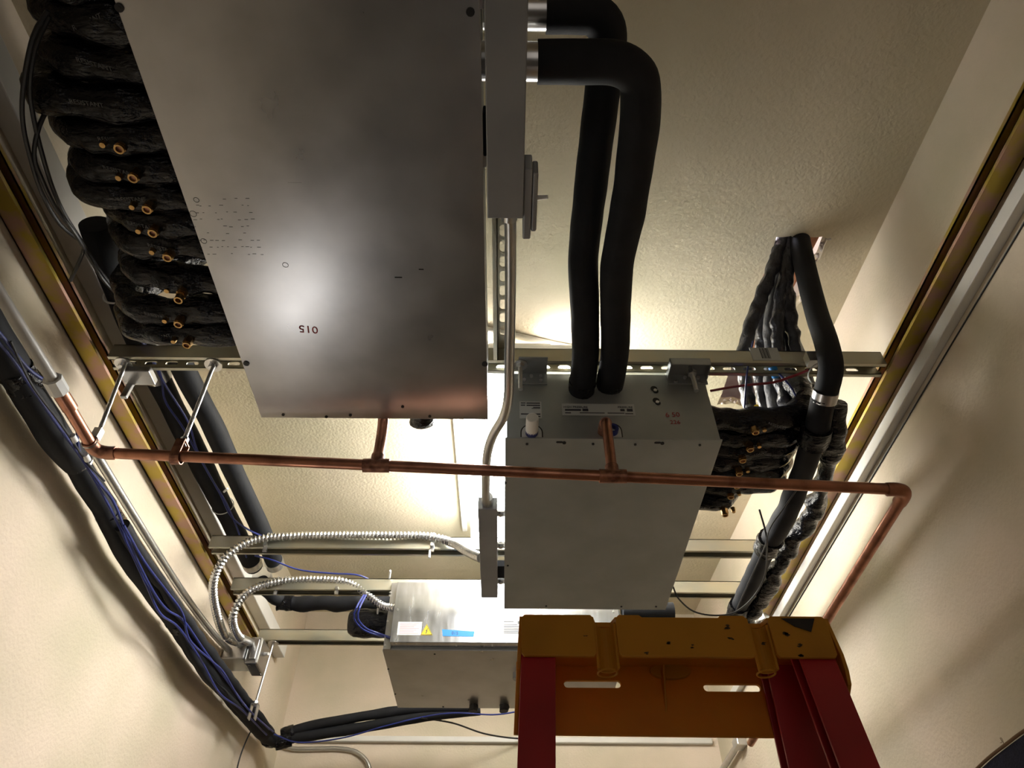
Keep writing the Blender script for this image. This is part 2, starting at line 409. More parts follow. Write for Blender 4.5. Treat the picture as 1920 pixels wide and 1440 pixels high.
st = sticker(1053, 757, 1192, 780, F2, 'sticker_gray', u2, lines=((.04, .12, .76, .08), (.24, .58, .76, .06), (.62, .85, .76, .06), (.86, .97, .80, .06), (.04, .26, .48, .14), (.28, .36, .44, .2), (.80, .86, .44, .18), (.89, .97, .42, .22)))
text('HIGH PRESSURE', .0075, PY(1079, 763.5, F2 - .0006), (1, 0, 0), (0, 0, 1), 'ink_black', st)
text('PRESSURE', .0075, PY(1172, 764, F2 - .0006), (1, 0, 0), (0, 0, 1), 'ink_black', st)
text('6 50', .018, PY(1261, 778, F2), (1, 0, .05), (-.05, 0, 1), 'ink_red', u2, 'handwriting', .0002)
text('226', .015, PY(1266, 792, F2), (1, 0, .0), (0, 0, 1), 'ink_red', u2, 'handwriting', .0002)
for (u, v) in ((1226, 729), (1230, 751)):
    p = PY(u, v, F2); w = MB(); w.cyl(p + V((0, -.0012, 0)), p, .0075, 20); w.cyl(p + V((.003, -.0012, -.008)), p + V((.003, 0, -.008)), .006, 20)
    k = w.build('knockout', 'hole_dark', u2); MB().cyl(p + V((.002, -.003, -.006)), p + V((.002, -.001, -.006)), .004, 12).build('plug', 'steel', k)
# D-shaped drain ports
def dport(u0, u1_, vt, vb, capped):
    a = PY(u0, vt, F2); b = PY(u1_, vb, F2); cx = (a.x + b.x) / 2; r = (b.x - a.x) / 2; zt = a.z - r
    ol = [(b.x, b.z), (b.x, zt)] + [(cx + r * math.cos(math.radians(t)), zt + r * math.sin(math.radians(t))) for t in range(15, 180, 15)] + [(a.x, zt), (a.x, b.z)]
    w = MB().plate(ol, [], lambda x, z: (x, F2 - .001, z), (0, .001, 0)); d = w.build('drain_plate', 'sticker_gray', u2, smooth=False)
    ol2 = [(cx + (x - cx) * 1.12, b.z + (z - b.z) * 1.08) for x, z in ol]
    MB().plate(ol2, [], lambda x, z: (x, F2 - .0004, z), (0, .0003, 0)).build('drain_gap', 'hole_dark', u2, smooth=False)
    c = V((cx, F2, zt - .002))
    MB().ringtube(c, c + V((0, -.012, 0)), .0135, .008).build('collar', 'cable_blue', d)
    if capped:
        w = MB(); w.cyl(c + V((0, -.008, 0)), c + V((0, -.05, .0)), .0135, 24, .0128); w.build('cap', 'plastic_white', d, bevel=.0015, label='white plastic drain cap')
dport(978, 1016, 797, 820, True); dport(1128, 1166, 795, 820, False)
# suspension brackets of unit 2
def bracket(u0, v0, u1_, v1, ur, label, dark):
    a = PY(u0, v0, U2y0 - .05); b = PY(u1_, v1, U2y0 - .05)
    w = MB().box((a.x, U2y0 - .004, b.z - .005), (b.x, U2y0, b.z + .03)).box((a.x, U2y0 - .05, b.z + .012), (b.x, U2y0, b.z + .016))
    br = w.build('mounting_bracket', 'galvanized_dull', u2, smooth=False, bevel=.001)
    return br
for (u0, u1_) in ((972, 1026), (1252, 1327)):
    a = PY(u0, 720, F2); b = PY(u1_, 720, F2)
    yb = U2y0 - .052
    w = MB().box((a.x, yb, ZS + CAMH - .006), (b.x, U2y0 + .01, ZS + CAMH - .003))
    w.box((a.x, U2y0 - .0035, PY(u0, 721, F2).z), (b.x, U2y0, ZS + CAMH - .006))
    if u0 > 1200:
        w.box((a.x, yb, ZS + CAMH - .024), (b.x, yb + .003, ZS + CAMH - .006))
        w.box((a.x, yb, ZS + CAMH - .024), (a.x + .003, U2y0, ZS + CAMH - .006)); w.box((b.x - .003, yb, ZS + CAMH - .024), (b.x, U2y0, ZS + CAMH - .006))
    br = w.build('mounting_bracket', 'galvanized_dull', u2, smooth=False, bevel=.0008)
    for (fx, fz) in ((.45, .018), (.78, .018), (.78, .032), (.2, .03)):
        MB().cyl((a.x + (b.x - a.x) * fx, U2y0 - .0035, ZS + CAMH - fz), (a.x + (b.x - a.x) * fx, U2y0 - .008, ZS + CAMH - fz), .0042, 6).build('bolt', 'steel', br)
def rod_thing(name, x, y, z0, z1, label, washer=.0, r=.0048, group='threaded rods'):
    t = thing(name, label, 'threaded rod', (x, y, z0 + CAMH), group)
    w = MB(); w.tube([(x, y, z0 + CAMH), (x, y, z1 + CAMH)], r, 10, step=.0012, smooth=False, ridge=.0004, rp=.0036); w.build('rod', 'steel', t)
    return t
p = PY(976, 722, U2y0 - .03)
zt = ZS + .001
t = rod_thing('threaded_rod', p.x, U2y0 - .03, 1.085, ZS + .035, 'threaded rod with nut hanging at the left bracket of the labelled unit')
MB().cyl((p.x, U2y0 - .03, ZS + CAMH - .008), (p.x, U2y0 - .03, ZS + CAMH - .018), .010, 6).cyl((p.x, U2y0 - .03, ZS + CAMH - .006), (p.x, U2y0 - .03, ZS + CAMH - .009), .016, 20).build('nut', 'steel', t)
p = PY(1303, 722, U2y0 - .03)
t = rod_thing('threaded_rod', p.x, U2y0 - .03, 1.085, ZS + .035, 'threaded rod with nut hanging at the right bracket of the labelled unit')
MB().cyl((p.x, U2y0 - .03, ZS + CAMH - .024), (p.x, U2y0 - .03, ZS + CAMH - .034), .010, 6).build('nut', 'steel', t)

# control box beside unit 2
B2y0 = PZ(910, 955, Z2).y; B2y1 = PZ(910, 1121, Z2).y
bx0, bx1 = PZ(896, 960, Z2).x, PZ(932, 960, Z2).x
b2 = control_box(bx0, bx1, B2y0, B2y1, Z2, 1.005, 'short narrow gray box at the left edge of the labelled unit, below the bent conduit')
for yy in (B2y0 + .03, B2y0 + .17, B2y1 - .07): MB().box(R(bx1, yy, .985), R(U2x0 + .004, yy + .02, .99)).cyl(R(bx1 + .008, yy + .01, .98), R(bx1 + .008, yy + .01, .995), .006, 8).build('bracket', 'steel', b2, smooth=False)
MB().box(R(bx1, B2y1 - .14, .985), R(U2x0 + .004, B2y1 - .08, 1.003)).build('gland', 'foam_black', b2, smooth=False)

# unit 3
Z3 = .965
U3y0 = PZ(718, 1219, Z3).y; U3y1 = PZ(745, 1327, Z3).y; U3x0 = PZ(717, 1219, Z3).x; U3x1 = .365
u3 = thing('branch_box', 'far bright aluminium-lidded unit carrying a yellow hazard triangle and blue tape', 'air conditioning unit', R((U3x0 + U3x1) / 2, (U3y0 + U3y1) / 2, Z3))
casing(u3, U3x0 + .002, U3x1, U3y0 + .002, U3y1 - .002, Z3 + .002, 1.165, 'galvanized_dull')
MB().box(R(U3x0, U3y0, Z3), R(U3x1 + .002, U3y1, Z3 + .003)).build('bottom_panel', 'galvanized', u3, smooth=False, bevel=.0008)
LY = U3y0 - .036
lt = PY(745, 1091, LY); lb = PY(735, 1204, LY)
lid = MB().box((lt.x, LY, lb.z), (U3x1 - .01, U3y0, lt.z)).build('lid', 'aluminium_lid', u3, smooth=False, bevel=.0015)
MB().box((U3x0 + .002, U3y0 - .006, Z3 + CAMH), (lt.x + .001, U3y0 + .002, 1.19 + CAMH)).build('mounting_flange', 'galvanized', u3, smooth=False, bevel=.001)
screws(u3, [PY(u, v, U3y0 - .006) for u, v in ((732, 1111), (731, 1117), (727, 1165), (722, 1210))], (0, -1, 0), 'steel', .0035)
screws(u3, [PY(u, v, LY) for u, v in ((746, 1143), (1003, 1147), (1022, 1147), (1150, 1147))], (0, -1, 0), 'steel', .004)
screws(u3, [PZ(u, v, Z3) for u, v in ((815, 1226), (728, 1254), (741, 1301), (831, 1325))], (0, 0, -1), 'rubber_black', .003)
screws(u3, [R(x, LY + .018, lb.z - CAMH) for x in (-.15, -.04, .08)], (0, 0, -1), 'steel', .003)
sticker(747, 1166, 789, 1191, LY, 'sticker_white', u3, lines=[(.08, .9 - .1 * (k % 3), .08 + .13 * k, .05) for k in range(7)], ink='ink_pink')
sticker(941, 1162, 1000, 1191, LY, 'sticker_white', u3, lines=[(.06, .38, .1, .06), (.5, .62, .08, .2), (.70, .78, .1, .16), (.06, .5, .3, .05), (.06, .95, .42, .05), (.06, .9, .54, .04), (.06, .95, .64, .05), (.06, .6, .76, .05), (.06, .9, .86, .04)], ink='print_gray')
p0, p1, p2 = PY(788, 1191, LY), PY(811, 1191, LY), PY(800.5, 1170, LY)
w = MB().plate([(p0.x, p0.z), (p1.x, p1.z), (p2.x, p2.z)], [], lambda x, z: (x, LY - .0006, z), (0, .0006, 0)); ws = w.build('hazard_triangle', 'sticker_yellow', u3, smooth=False, label='yellow electric shock hazard triangle')
c = (p0 + p1 + p2) / 3
def shr(k): return [((q.x - c.x) * k + c.x, (q.z - c.z) * k + c.z) for q in (p0, p1, p2)]
MB().plate(shr(.93), [shr(.82)], lambda x, z: (x, LY - .0009, z), (0, .0003, 0)).build('border', 'ink_black', ws, smooth=False)
s = (p1.x - p0.x) / 10
bolt = [(.5, 2.6), (-.9, .1), (0, .1), (-.6, -1.2), (-.95, -1.0), (-.5, -2.2), (.35, -1.3), (0, -1.3), (.9, .7), (.1, .7), (1.0, 2.4)]
MB().plate([(c.x + x * s, c.z + z * s) for x, z in bolt], [], lambda x, z: (x, LY - .0009, z), (0, .0003, 0)).build('bolt_symbol', 'ink_black', ws, smooth=False)
bt = MB(); a_, b_, c_, d_ = PY(829, 1180, LY), PY(890, 1184, LY), PY(888, 1194, LY), PY(830, 1192.5, LY)
bt.plate([(q.x, q.z) for q in (a_, b_, c_, d_)], [], lambda x, z: (x, LY - .0008, z), (0, .0008, 0)); bt = bt.build('blue_tape', 'tape_blue', u3, smooth=False, label='strip of blue painter tape with a handwritten number')
text('015', .014, PY(853, 1187.5, LY - .0008), (1, 0, -.05), (.05, 0, 1), 'ink_black', bt, 'handwriting', .0002)
# round port at the right of unit 3 underside
p = PZ(972, 1262, Z3); MB().cyl(p, p + V((0, 0, -.02)), .018, 16).build('knob', 'gray_box', u3)

# ---------------------------------------------------------------- ceiling lamp
LX0, LX1, LY0, LY1 = -.137, .20, 1.31, 2.33
lz = ceil_z(1.85)
lamp = thing('ceiling_light', 'wide white fluorescent ceiling light, overexposed, between the largest and the labelled unit', 'ceiling light', (.015, 1.85, lz))
rot = lambda x, y, z: (x, y, ceil_z(y) + z)
def slab(x0, x1, y0, y1, z0, z1):
    return MB().quadring([[V(rot(x0, y0, z0)), V(rot(x1, y0, z0)), V(rot(x1, y1, z0)), V(rot(x0, y1, z0))], [V(rot(x0, y0, z1)), V(rot(x1, y0, z1)), V(rot(x1, y1, z1)), V(rot(x0, y1, z1))]])
slab(LX0 + .08, LX1 - .08, LY0 + .01, LY1 - .01, -.072, -.052).build('housing', 'lamp_housing', lamp, smooth=False, bevel=.004)
slab(LX0 + .004, LX1 - .004, LY0 + .015, LY1 - .015, -.134, -.072).build('diffuser', 'lamp_glow', lamp, smooth=False, bevel=.015)
w = slab(LX0, LX1, LY0, LY0 + .02, -.139, -.066); w.build('end_cap', 'lamp_housing', lamp, smooth=False, bevel=.006)
w = slab(LX0, LX1, LY1 - .02, LY1, -.139, -.066); w.build('end_cap', 'lamp_housing', lamp, smooth=False, bevel=.006)
for yy in (LY0 + .2, LY1 - .2): MB().cyl(rot(.014, yy, -.055), rot(.014, yy, 0), .005, 10).build('hanger_rod', 'steel', lamp)
# white raceway beside the lamp + slanted conduit on ceiling
w = slab(-.178, -.158, 1.05, 2.42, -.022, 0); tag(w.build('cable_raceway', 'trim_white', smooth=False, bevel=.003), 'thin white raceway on the ceiling beside the left edge of the lamp', 'raceway')
w = MB().tube([V((-.25, 1.27, ceil_z(1.27) - .011)), V((-.05, 1.31, ceil_z(1.31) - .011)), V((.17, 1.375, ceil_z(1.375) - .011)), V((.5, 1.45, ceil_z(1.45) - .011))], .010, 12)
tag(w.build('conduit', 'pvc_gray'), 'pale conduit slanting across the ceiling behind the nearest cross strut', 'conduit')

# ---------------------------------------------------------------- rigid gray conduit between the two narrow boxes
cz = .974
cp = [R(-.0, B1y - .005, cz)] + [PZ(u, v, cz) for u, v in ((957, 440), (957, 560), (955, 680), (953, 745), (944, 782), (925, 815), (914, 850), (911, 895))] + [PZ(911, 940, cz + .008)] + [R((bx0 + bx1) / 2, B2y0 + .002, cz + .014)]
cd = thing('conduit', 'gray steel conduit with an offset bend joining the two narrow boxes', 'conduit', cp[5])
MB().tube(cp, .0098, 14, step=.012).build('pipe', 'conduit_steel', cd)
MB().cyl(R(-.0, B1y, cz), R(-.001, B1y + .016, cz), .013, 12).build('connector', 'steel', cd)
e = cp[-1]; MB().cyl(e + V((0, .0, 0)), e + V((0, -.03, -.002)), .013, 12).build('connector', 'steel', cd)

# toggle switch box beside control box 1
p0 = PZ(988, 304, .975); p1 = PZ(988, 436, .975)
sw = thing('switch_box', 'small gray toggle switch box on the right side of the long narrow box', 'switch box', R(.03, (p0.y + p1.y) / 2, .955))
MB().box(R(.0207, p0.y, .955), R(.033, p1.y, 1.0)).build('body', 'gray_box', sw, smooth=False, bevel=.002)
MB().box(R(.033, p0.y + .008, .958), R(.042, p1.y - .012, .997)).build('cover', 'gray_box', sw, smooth=False, bevel=.003)
MB().cyl(R(.042, (p0.y + p1.y) / 2, .978), R(.058, (p0.y + p1.y) / 2 - .004, .974), .004, 10, .003).build('toggle', 'plastic_white', sw)

# ---------------------------------------------------------------- thick black foam pipes, unit1 -> unit2
def pipe(name, pts, r, m, label, cat='pipe', group=None, wob=0, wf=30, seg=18, step=.02, parent=None, plabel=None):
    w = MB().tube(pts, r, seg, step, wob=wob, wf=wf)
    o = w.build(name, m, parent)
    if parent is None: tag(o, label, cat, group)
    elif plabel: o['label'] = plabel
    return o
def band(c, d, r, wdt, m, parent, name='tape_wrap', wob=0):
    d = V(d).normalized(); c = V(c)
    w = MB().tube([c - d * wdt / 2, c, c + d * wdt / 2], r, 18, .008, wob=wob, wf=60, smooth=False); return w.build(name, m, parent)
z1p, z2p = 1.03, 1.105
t = thing('insulated_pipe', 'outer black foam pipe looping from the largest unit down to the labelled unit', 'pipe', PZ(1200, 120, z1p), 'thick looping foam pipes')
pts = [PZ(1008, 116, z1p), PZ(1080, 116, z1p), PZ(1150, 118, z1p), PZ(1190, 138, z1p + .003), PZ(1202, 175, z1p + .005), PZ(1196, 260, z1p + .01), PZ(1178, 390, z1p + .02), PZ(1158, 490, z1p + .035), PZ(1154, 570, z1p + .055), PZ(1153, 660, z1p + .08), V((PZ(1147, 700, z1p + .1).x, U2y0 + .004, 1.132 + CAMH))]
MB().tube(pts, .030, 24, .006, wob=.0016, wf=18).build('foam', 'foam_black', t)
s0 = PZ(1008, 116, z1p); MB().cyl(R(U1x1 - .002, s0.y, z1p), s0 + V((.01, 0, 0)), .0265, 24).build('metal_sleeve', 'steel', t)
band(V((pts[-1].x, U2y0 - .014, 1.130 + CAMH)), (0, 1, 0), .031, .03, 'tape_black', t, wob=.004)
t = thing('insulated_pipe', 'inner black foam pipe looping from the largest unit down to the labelled unit', 'pipe', PZ(1120, 25, z2p), 'thick looping foam pipes')
pts = [PZ(1024, 24, z2p), PZ(1080, 24, z2p), PZ(1115, 28, z2p), PZ(1138, 55, z2p), PZ(1138, 105, z2p), PZ(1126, 200, z2p), PZ(1110, 330, z2p), PZ(1094, 480, z2p), PZ(1096, 560, z2p), PZ(1098, 660, z2p + .008), V((PZ(1094, 715, z2p).x, U2y0 + .004, 1.115 + CAMH))]
MB().tube(pts, .0285, 24, .006, wob=.0016, wf=18).build('foam', 'foam_black', t)
s0 = PZ(1024, 24, z2p); MB().cyl(R(U1x1 - .002, s0.y, z2p), s0 + V((.01, 0, 0)), .025, 24).build('metal_sleeve', 'steel', t)
band(V((pts[-1].x, U2y0 - .014, 1.116 + CAMH)), (0, 1, 0), .0295, .03, 'tape_black', t, wob=.004)

# ---------------------------------------------------------------- left stack of wrapped stubs with brass caps
def stub(side, x0, xe, y, z, r, cap, small, xc, label, grp, seed, txt=True, ye=0, cz2=None):
    t = thing('insulated_valve', label, 'wrapped valve', (x0, y, z + CAMH), grp)
    s = side; rr = random.Random(seed)
    w = MB()
    L = abs(xe - x0)
    pts = [R(x0, y, z), R(x0 + s * L * .35, y + rr.uniform(-.004, .004), z + rr.uniform(-.004, .004)), R(x0 + s * L * .75, y + rr.uniform(-.005, .005) + ye * .3, z), R(xe, y + ye, z + .014), R(xe + s * .028, y + ye * 1.6, z + .06), R(xe + s * .03, y + ye * 2, z + .14)] + ([R(xe + .03, y + ye * 2, z + .26), R(xe + .06, y + ye * 2, z + .38)] if s < 0 else [])  # left-side risers extended upward out of view to block lamp light
    ph = rr.uniform(0, 9)
    w.tube(pts, lambda q: r * (1 + .10 * math.sin(q * 55 + ph) * min(1, q * 20)), 18, .007, wob=.007, wf=34)
    w.build('wrap', 'tape_black', t)
    if cap:
        c = R(xc, y + rr.uniform(-.004, .004), z - r + .002)
        k = MB().cyl(c + V((0, 0, .004)), c + V((0, 0, -.014)), .0092, 6).ringtube(c + V((0, 0, -.012)), c + V((0, 0, -.018)), .0078, .0052, 18).build('brass_cap', 'brass', t)
        MB().cyl(c + V((0, 0, -.013)), c + V((0, 0, -.0145)), .0055, 14).build('bore', 'copper_burnt', k)
    if small:
        c = R(xc - .028 if side < 0 else xc + .022, y + rr.uniform(-.005, .003), z - r + .002)
        MB().cyl(c + V((0, 0, .003)), c + V((0, 0, -.010)), .0062, 14, .0045).build('brass_stem', 'brass', t)
    if txt:
        text('RESISTANT', .010, R(x0 + s * L * rr.uniform(.62, .8), y - .009, z - r * .93 - .003), (1, rr.uniform(-.5, .5), 0), (0, -1, 0), 'print_gray', t, 'printed_text', .0002)
    return t
ordn = ['first', 'second', 'third', 'fourth', 'fifth', 'sixth', 'seventh', 'eighth', 'ninth', 'tenth', 'eleventh', 'twelfth', 'thirteenth']
caps_l = [(347, 645, 238), (331, 606, 232), (335, 547, 250), (310, 479, 222), (284, 437, 222), (271, 387, 150), (247, 334, 152), (219, 274, 118)]
zst = 1.075
ys_l = []
for i, (u, v, ul) in enumerate(caps_l):
    p = PZ(u, v, zst - .045); pe = PZ(ul, v - 12, zst)
    y = p.y + .006; ys_l.append(y)
    stub(-1, U1x0 + .006, max(pe.x + .02, -.80), y, zst, .0275, True, True, p.x, 'black taped valve with brass cap, %s from the cross strut in the left stack' % ordn[i], 'taped valves left of the largest unit', i, ye=-.004 * (i % 3))
# extra cap on third (two caps close together)
c = PZ(338, 556, zst - .045); t3 = [o for o in bpy.data.objects if o.name.startswith('insulated_valve')][2]
MB().ringtube(c + V((0, 0, .0)), c + V((0, 0, -.012)), .0078, .0052, 18).cyl(c + V((0, 0, .02)), c, .0092, 6).build('brass_cap', 'brass', t3)
y = ys_l[-1]
for i, ul in enumerate((78, 112, 108, 90)):
    y -= .057
    pe = PZ(ul, 200 - 62 * i, zst)
    stub(-1, U1x0 + .006, pe.x + .015, y, zst, .030, False, False, 0, 'black taped valve without a cap, %s from the brass-capped ones in the left stack' % ordn[i], 'taped valves left of the largest unit', 20 + i, ye=-.006)
# right stack
caps_r = [(1364, 962), (1372, 935), (1384, 915), (1388, 891), (1394, 868), (1408, 848), (1418, 815)]
for i, (u, v) in enumerate(caps_r):
    p = PZ(u, v, zst - .045)
    stub(1, U2x1 - .008, .555 if i == 0 else .655, p.y + (.014 if i == 0 else .002), zst + .004, .0285, True, i not in (4,), p.x, 'black taped valve with brass cap, %s from the far end of the right stack' % ordn[i], 'taped valves right of the labelled unit', 40 + i, txt=(i % 2 == 0))
stub(1, U2x1 - .008, .655, PZ(1400, 796, zst).y + .0, zst + .012, .020, False, False, 0, 'black taped valve without a cap, nearest the cross strut in the right stack', 'taped valves right of the labelled unit', 60, txt=True)

# ---------------------------------------------------------------- bundle from the ceiling hole (right)
rows = [  # u at v = 455,520,600,660,710,760,790
    (1470, 1442, 1411, 1395, 1396, 1406, 1416),
    (1474, 1452, 1430, 1428, 1424, 1432, 1440),
    (1478, 1462, 1444, 1446, 1444, 1452, 1462),
    (1480, 1470, 1458, 1460, 1462, 1474, 1482),
    (1482, 1474, 1468, 1472, 1480, 1494, 1502),
    (1484, 1472, 1476, 1486, 1497, 1508, 1516),
    (1484, 1476, 1482, 1496, 1513, 1522, 1528)]
vv = (440, 520, 600, 660, 710, 760, 790); zz = (1.58, 1.47, 1.38, 1.31, 1.25, 1.19, 1.155)
for i, rw in enumerate(rows):
    dz = .022 * ((i * 2) % 3 - 1)
    pts = [PZ(u, v, z + dz) for u, v, z in zip(rw, vv, zz)]
    m = 'foam_gray' if i in (2, 4) else 'wrap_dusty'
    lab = ['leftmost black wrapped refrigerant pipe', 'second wrapped refrigerant pipe from the left, crinkled,', 'dusty gray foam refrigerant pipe third from the left', 'middle wrapped refrigerant pipe', 'dusty gray foam refrigerant pipe right of the middle', 'wrapped refrigerant pipe second from the thick bent pipe', 'wrapped refrigerant pipe nearest the thick bent pipe'][i]
    pipe('refrigerant_pipe', pts, .0150 if i % 2 else .0165, m, lab + ' coming from the ceiling hole', 'pipe', 'refrigerant pipes from the ceiling hole', wob=.007 if m == 'wrap_dusty' else .003, wf=45, step=.008)
# thick bent pipe
xT = .695
t = thing('insulated_pipe', 'thick smooth black pipe dropping out of the ceiling hole beside the right wall', 'pipe', PZ(1555, 680, 1.10))
pts = [PZ(1496, 425, 1.60), PZ(1500, 455, 1.52), PZ(1514, 520, 1.40), PZ(1532, 590, 1.27), PZ(1550, 645, 1.16), PZ(1558, 690, 1.10), PZ(1548, 738, 1.07)]
MB().tube(pts, .0255, 20, .012).build('foam', 'foam_black', t)
MB().tube([PZ(1549, 733, 1.07), PZ(1544, 752, 1.062)], .0268, 20, .01, smooth=False).build('metal_band', 'steel', t)
pts = [PZ(1546, 745, 1.065), PZ(1536, 790, 1.05), PZ(1518, 850, 1.045), PZ(1494, 915, 1.045), PZ(1470, 968, 1.045), PZ(1444, 1015, 1.05), PZ(1415, 1078, 1.055), PZ(1380, 1150, 1.06), PZ(1350, 1215, 1.06)]
lp = MB().tube(pts, .0262, 18, .012, wob=.005, wf=16).build('foam_run', 'foam_black', t)
band(PZ(1528, 815, 1.045), pts[2] - pts[1], .0335, .05, 'tape_black', t, wob=.006)
band(PZ(1440, 1020, 1.05), pts[6] - pts[5], .0325, .06, 'tape_black', t, wob=.006)
band(PZ(1384, 1140, 1.06), pts[7] - pts[6], .031, .05, 'tape_black', t, wob=.007)
pts = [PZ(1568, 760, 1.09), PZ(1563, 800, 1.075), PZ(1556, 855, 1.07), PZ(1546, 900, 1.07), PZ(1532, 945, 1.07), PZ(1508, 985, 1.065), PZ(1484, 1020, 1.06), PZ(1462, 1060, 1.06), PZ(1440, 1100, 1.06), PZ(1412, 1145, 1.06), PZ(1395, 1180, 1.06)]
pipe('insulated_pipe', pts, .0225, 'tape_black', 'wavy crinkled black pipe beside the right strut, next to the thick smooth pipe', wob=.014, wf=26, step=.008)

# clamp on the thick pipe at the cross strut
w = MB().torus(PZ(1540, 700, 1.115), (0, .25, 1), .028, .0016, 28, 6); w.box(PZ(1522, 676, 1.15) + V((-.01, -.01, -.01)), PZ(1522, 676, 1.15) + V((.012, .012, .02)))
tag(w.build('pipe_clamp', 'steel'), 'steel clamp holding the thick bent pipe to the nearest cross strut', 'clamp')
# paper tag stuck on strut 1
w = MB(); a = PY(1404, 652, Y1 - .0006); b = PY(1466, 676, Y1 - .0006)
w.box((a.x, Y1 - .0012, b.z), (b.x, Y1 - .0002, a.z)); pt = tag(w.build('paper_tag', 'sticker_gray', smooth=False), 'torn gray barcode tag stuck on the nearest cross strut beside the hole pipes', 'tag')
w = MB()
for k in range(9): w.box((a.x + .022 + k * .0024, Y1 - .0016, b.z + .006), (a.x + .022 + k * .0024 + (.0008 if k % 3 else .0016), Y1 - .0012, a.z - .002))
w.build('barcode', 'ink_black', pt, smooth=False)

# ---------------------------------------------------------------- left high pipes A, B
zA = 1.27
t = thing('insulated_pipe', 'black foam pipe under the ceiling with a metal sleeve, nearer the left wall', 'pipe', PZ(345, 800, zA), 'pair of foam pipes along the left wall under the ceiling')
pts = [PZ(178, 420, zA), PZ(205, 500, zA), PZ(245, 600, zA), PZ(292, 700, zA), PZ(342, 800, zA), PZ(392, 900, zA), PZ(436, 985, zA), PZ(476, 1062, zA)]
MB().tube(pts, .030, 20, .02, wob=.003, wf=10).build('foam', 'foam_black', t)
MB().tube([PZ(283, 680, zA), PZ(297, 708, zA)], .0325, 24, .02, smooth=False).build('metal_sleeve', 'steel', t)
for (u, v) in ((470, 1050), (490, 1078)):
    p = PZ(u, v, zA); MB().cyl(p, p + V((0, .03, 0)), .032, 20).build('clamp', 'steel', t)
MB().torus(PZ(418, 948, zA), (0, 1, 0), .0315, .0016).build('cable_tie', 'plastic_white', t, label='white cable tie')
MB().torus(PZ(222, 552, zA), (0, 1, 0), .0315, .0022).build('cable_tie', 'plastic_white', t, label='white cable tie')
pts = [PZ(300, 590, zA), PZ(348, 700, zA), PZ(400, 800, zA), PZ(446, 900, zA), PZ(488, 990, zA), PZ(516, 1056, zA)]
tb = thing('insulated_pipe', 'black foam pipe under the ceiling, farther from the left wall', 'pipe', PZ(400, 800, zA), 'pair of foam pipes along the left wall under the ceiling')
MB().tube(pts, .0285, 20, .02, wob=.002, wf=10).build('foam', 'foam_black', tb)
p = PZ(512, 1050, zA); MB().cyl(p, p + V((0, .03, 0)), .031, 20).build('clamp', 'steel', tb)
# black pipe to unit 3
tc_ = thing('insulated_pipe', 'taped black pipe running sideways below the lower flexible conduit into the far unit', 'pipe', PZ(620, 1130, 1.2))
pts = [PZ(488, 1090, 1.24), PZ(512, 1116, 1.235), PZ(545, 1131, 1.23), PZ(600, 1132, 1.225), PZ(680, 1131, 1.22), PZ(752, 1131, 1.22)]
MB().tube(pts, .0255, 18, .012, wob=.008, wf=22).build('foam', 'foam_black', tc_)
band(PZ(535, 1129, 1.23), (1, .1, 0), .029, .05, 'tape_black', tc_, wob=.008)
tc_ = thing('insulated_pipe', 'short thick black taped stub on the left side of the far unit', 'pipe', PZ(690, 1172, 1.06))
c0 = PZ(655, 1168, 1.09); c1 = R(U3x0 + .004, c0.y + .002, 1.09)
MB().tube([c0, c0.lerp(c1, .2), c1], lambda q: .034 + .012 * min(1, q / .015), 20, .008, wob=.006, wf=30, smooth=False).build('foam', 'tape_black', tc_)

q_ = PZ(1262, 1148, 1.08)
tag(MB().tube([R(U3x1 + .001, q_.y, 1.08), q_.lerp(R(U3x1, q_.y, 1.08), .3), q_], .030, 20, .01, wob=.003, wf=30, smooth=False).build('insulated_pipe', 'foam_black'), 'short black foam pipe end peeking out below the right corner of the labelled unit', 'pipe')
# stub under unit 1 far end
p = PY(787, 797, U1y1 + .02)
t = tag(MB().tube([V((p.x, U1y1 - .002, p.z + .035)), V((p.x, U1y1 + .03, p.z + .035)), V((p.x, U1y1 + .045, p.z + .035))], .026, 18, .006, wob=.007, wf=40).build('pipe_stub', 'tape_black'), 'round black taped pipe end behind the far edge of the largest unit', 'pipe')

# ---------------------------------------------------------------- copper drain line
YC = 1.08
EL = PY(180, 849, YC); ER = PY(1702, 918, YC)
cu = thing('copper_drain_pipe', 'long copper drain pipe crossing the whole view with elbows at both ends', 'pipe', (EL + ER) / 2)
def zc_at(x): return EL.z + (ER.z - EL.z) * (x - EL.x) / (ER.x - EL.x)
rc = .0108
MB().cyl(EL + V((.02, 0, 0)), ER - V((.02, 0, 0)), rc, 20).build('main_run', 'copper', cu)
xl = EL.x
LS = PX(108, 738, xl); LS = V((xl, LS.y, EL.z + .004))
MB().cyl(EL + V((0, -.02, 0)), LS, rc * 1.02, 20).build('left_run', 'copper', cu)
xr = ER.x
RE = V((xr + .01, 2.35, ER.z - .03))
MB().cyl(ER + V((0, .02, 0)), RE, rc * 1.02, 20).build('right_run', 'copper', cu)
MB().tube([EL + V((0, -.035, 0)), EL + V((0, -.022, 0)), EL + V((.005, -.007, 0)), EL + V((.022, 0, 0)), EL + V((.040, 0, 0))], .0132, 18, .004).build('elbow', 'copper_burnt', cu)
MB().tube([ER + V((-.040, 0, 0)), ER + V((-.022, 0, 0)), ER + V((-.006, .006, 0)), ER + V((0, .022, 0)), ER + V((0, .040, 0))], .0132, 18, .004).build('elbow', 'copper', cu)
# couplings/white reducer left
MB().cyl(LS + V((0, -.002, 0)), LS + V((0, .045, 0)), .0135, 18).build('coupling', 'copper', cu)
MB().cyl(LS + V((0, -.03, .001)), LS + V((0, .002, 0)), .0165, 8).build('white_adapter', 'plastic_white', cu, label='white plastic adapter')
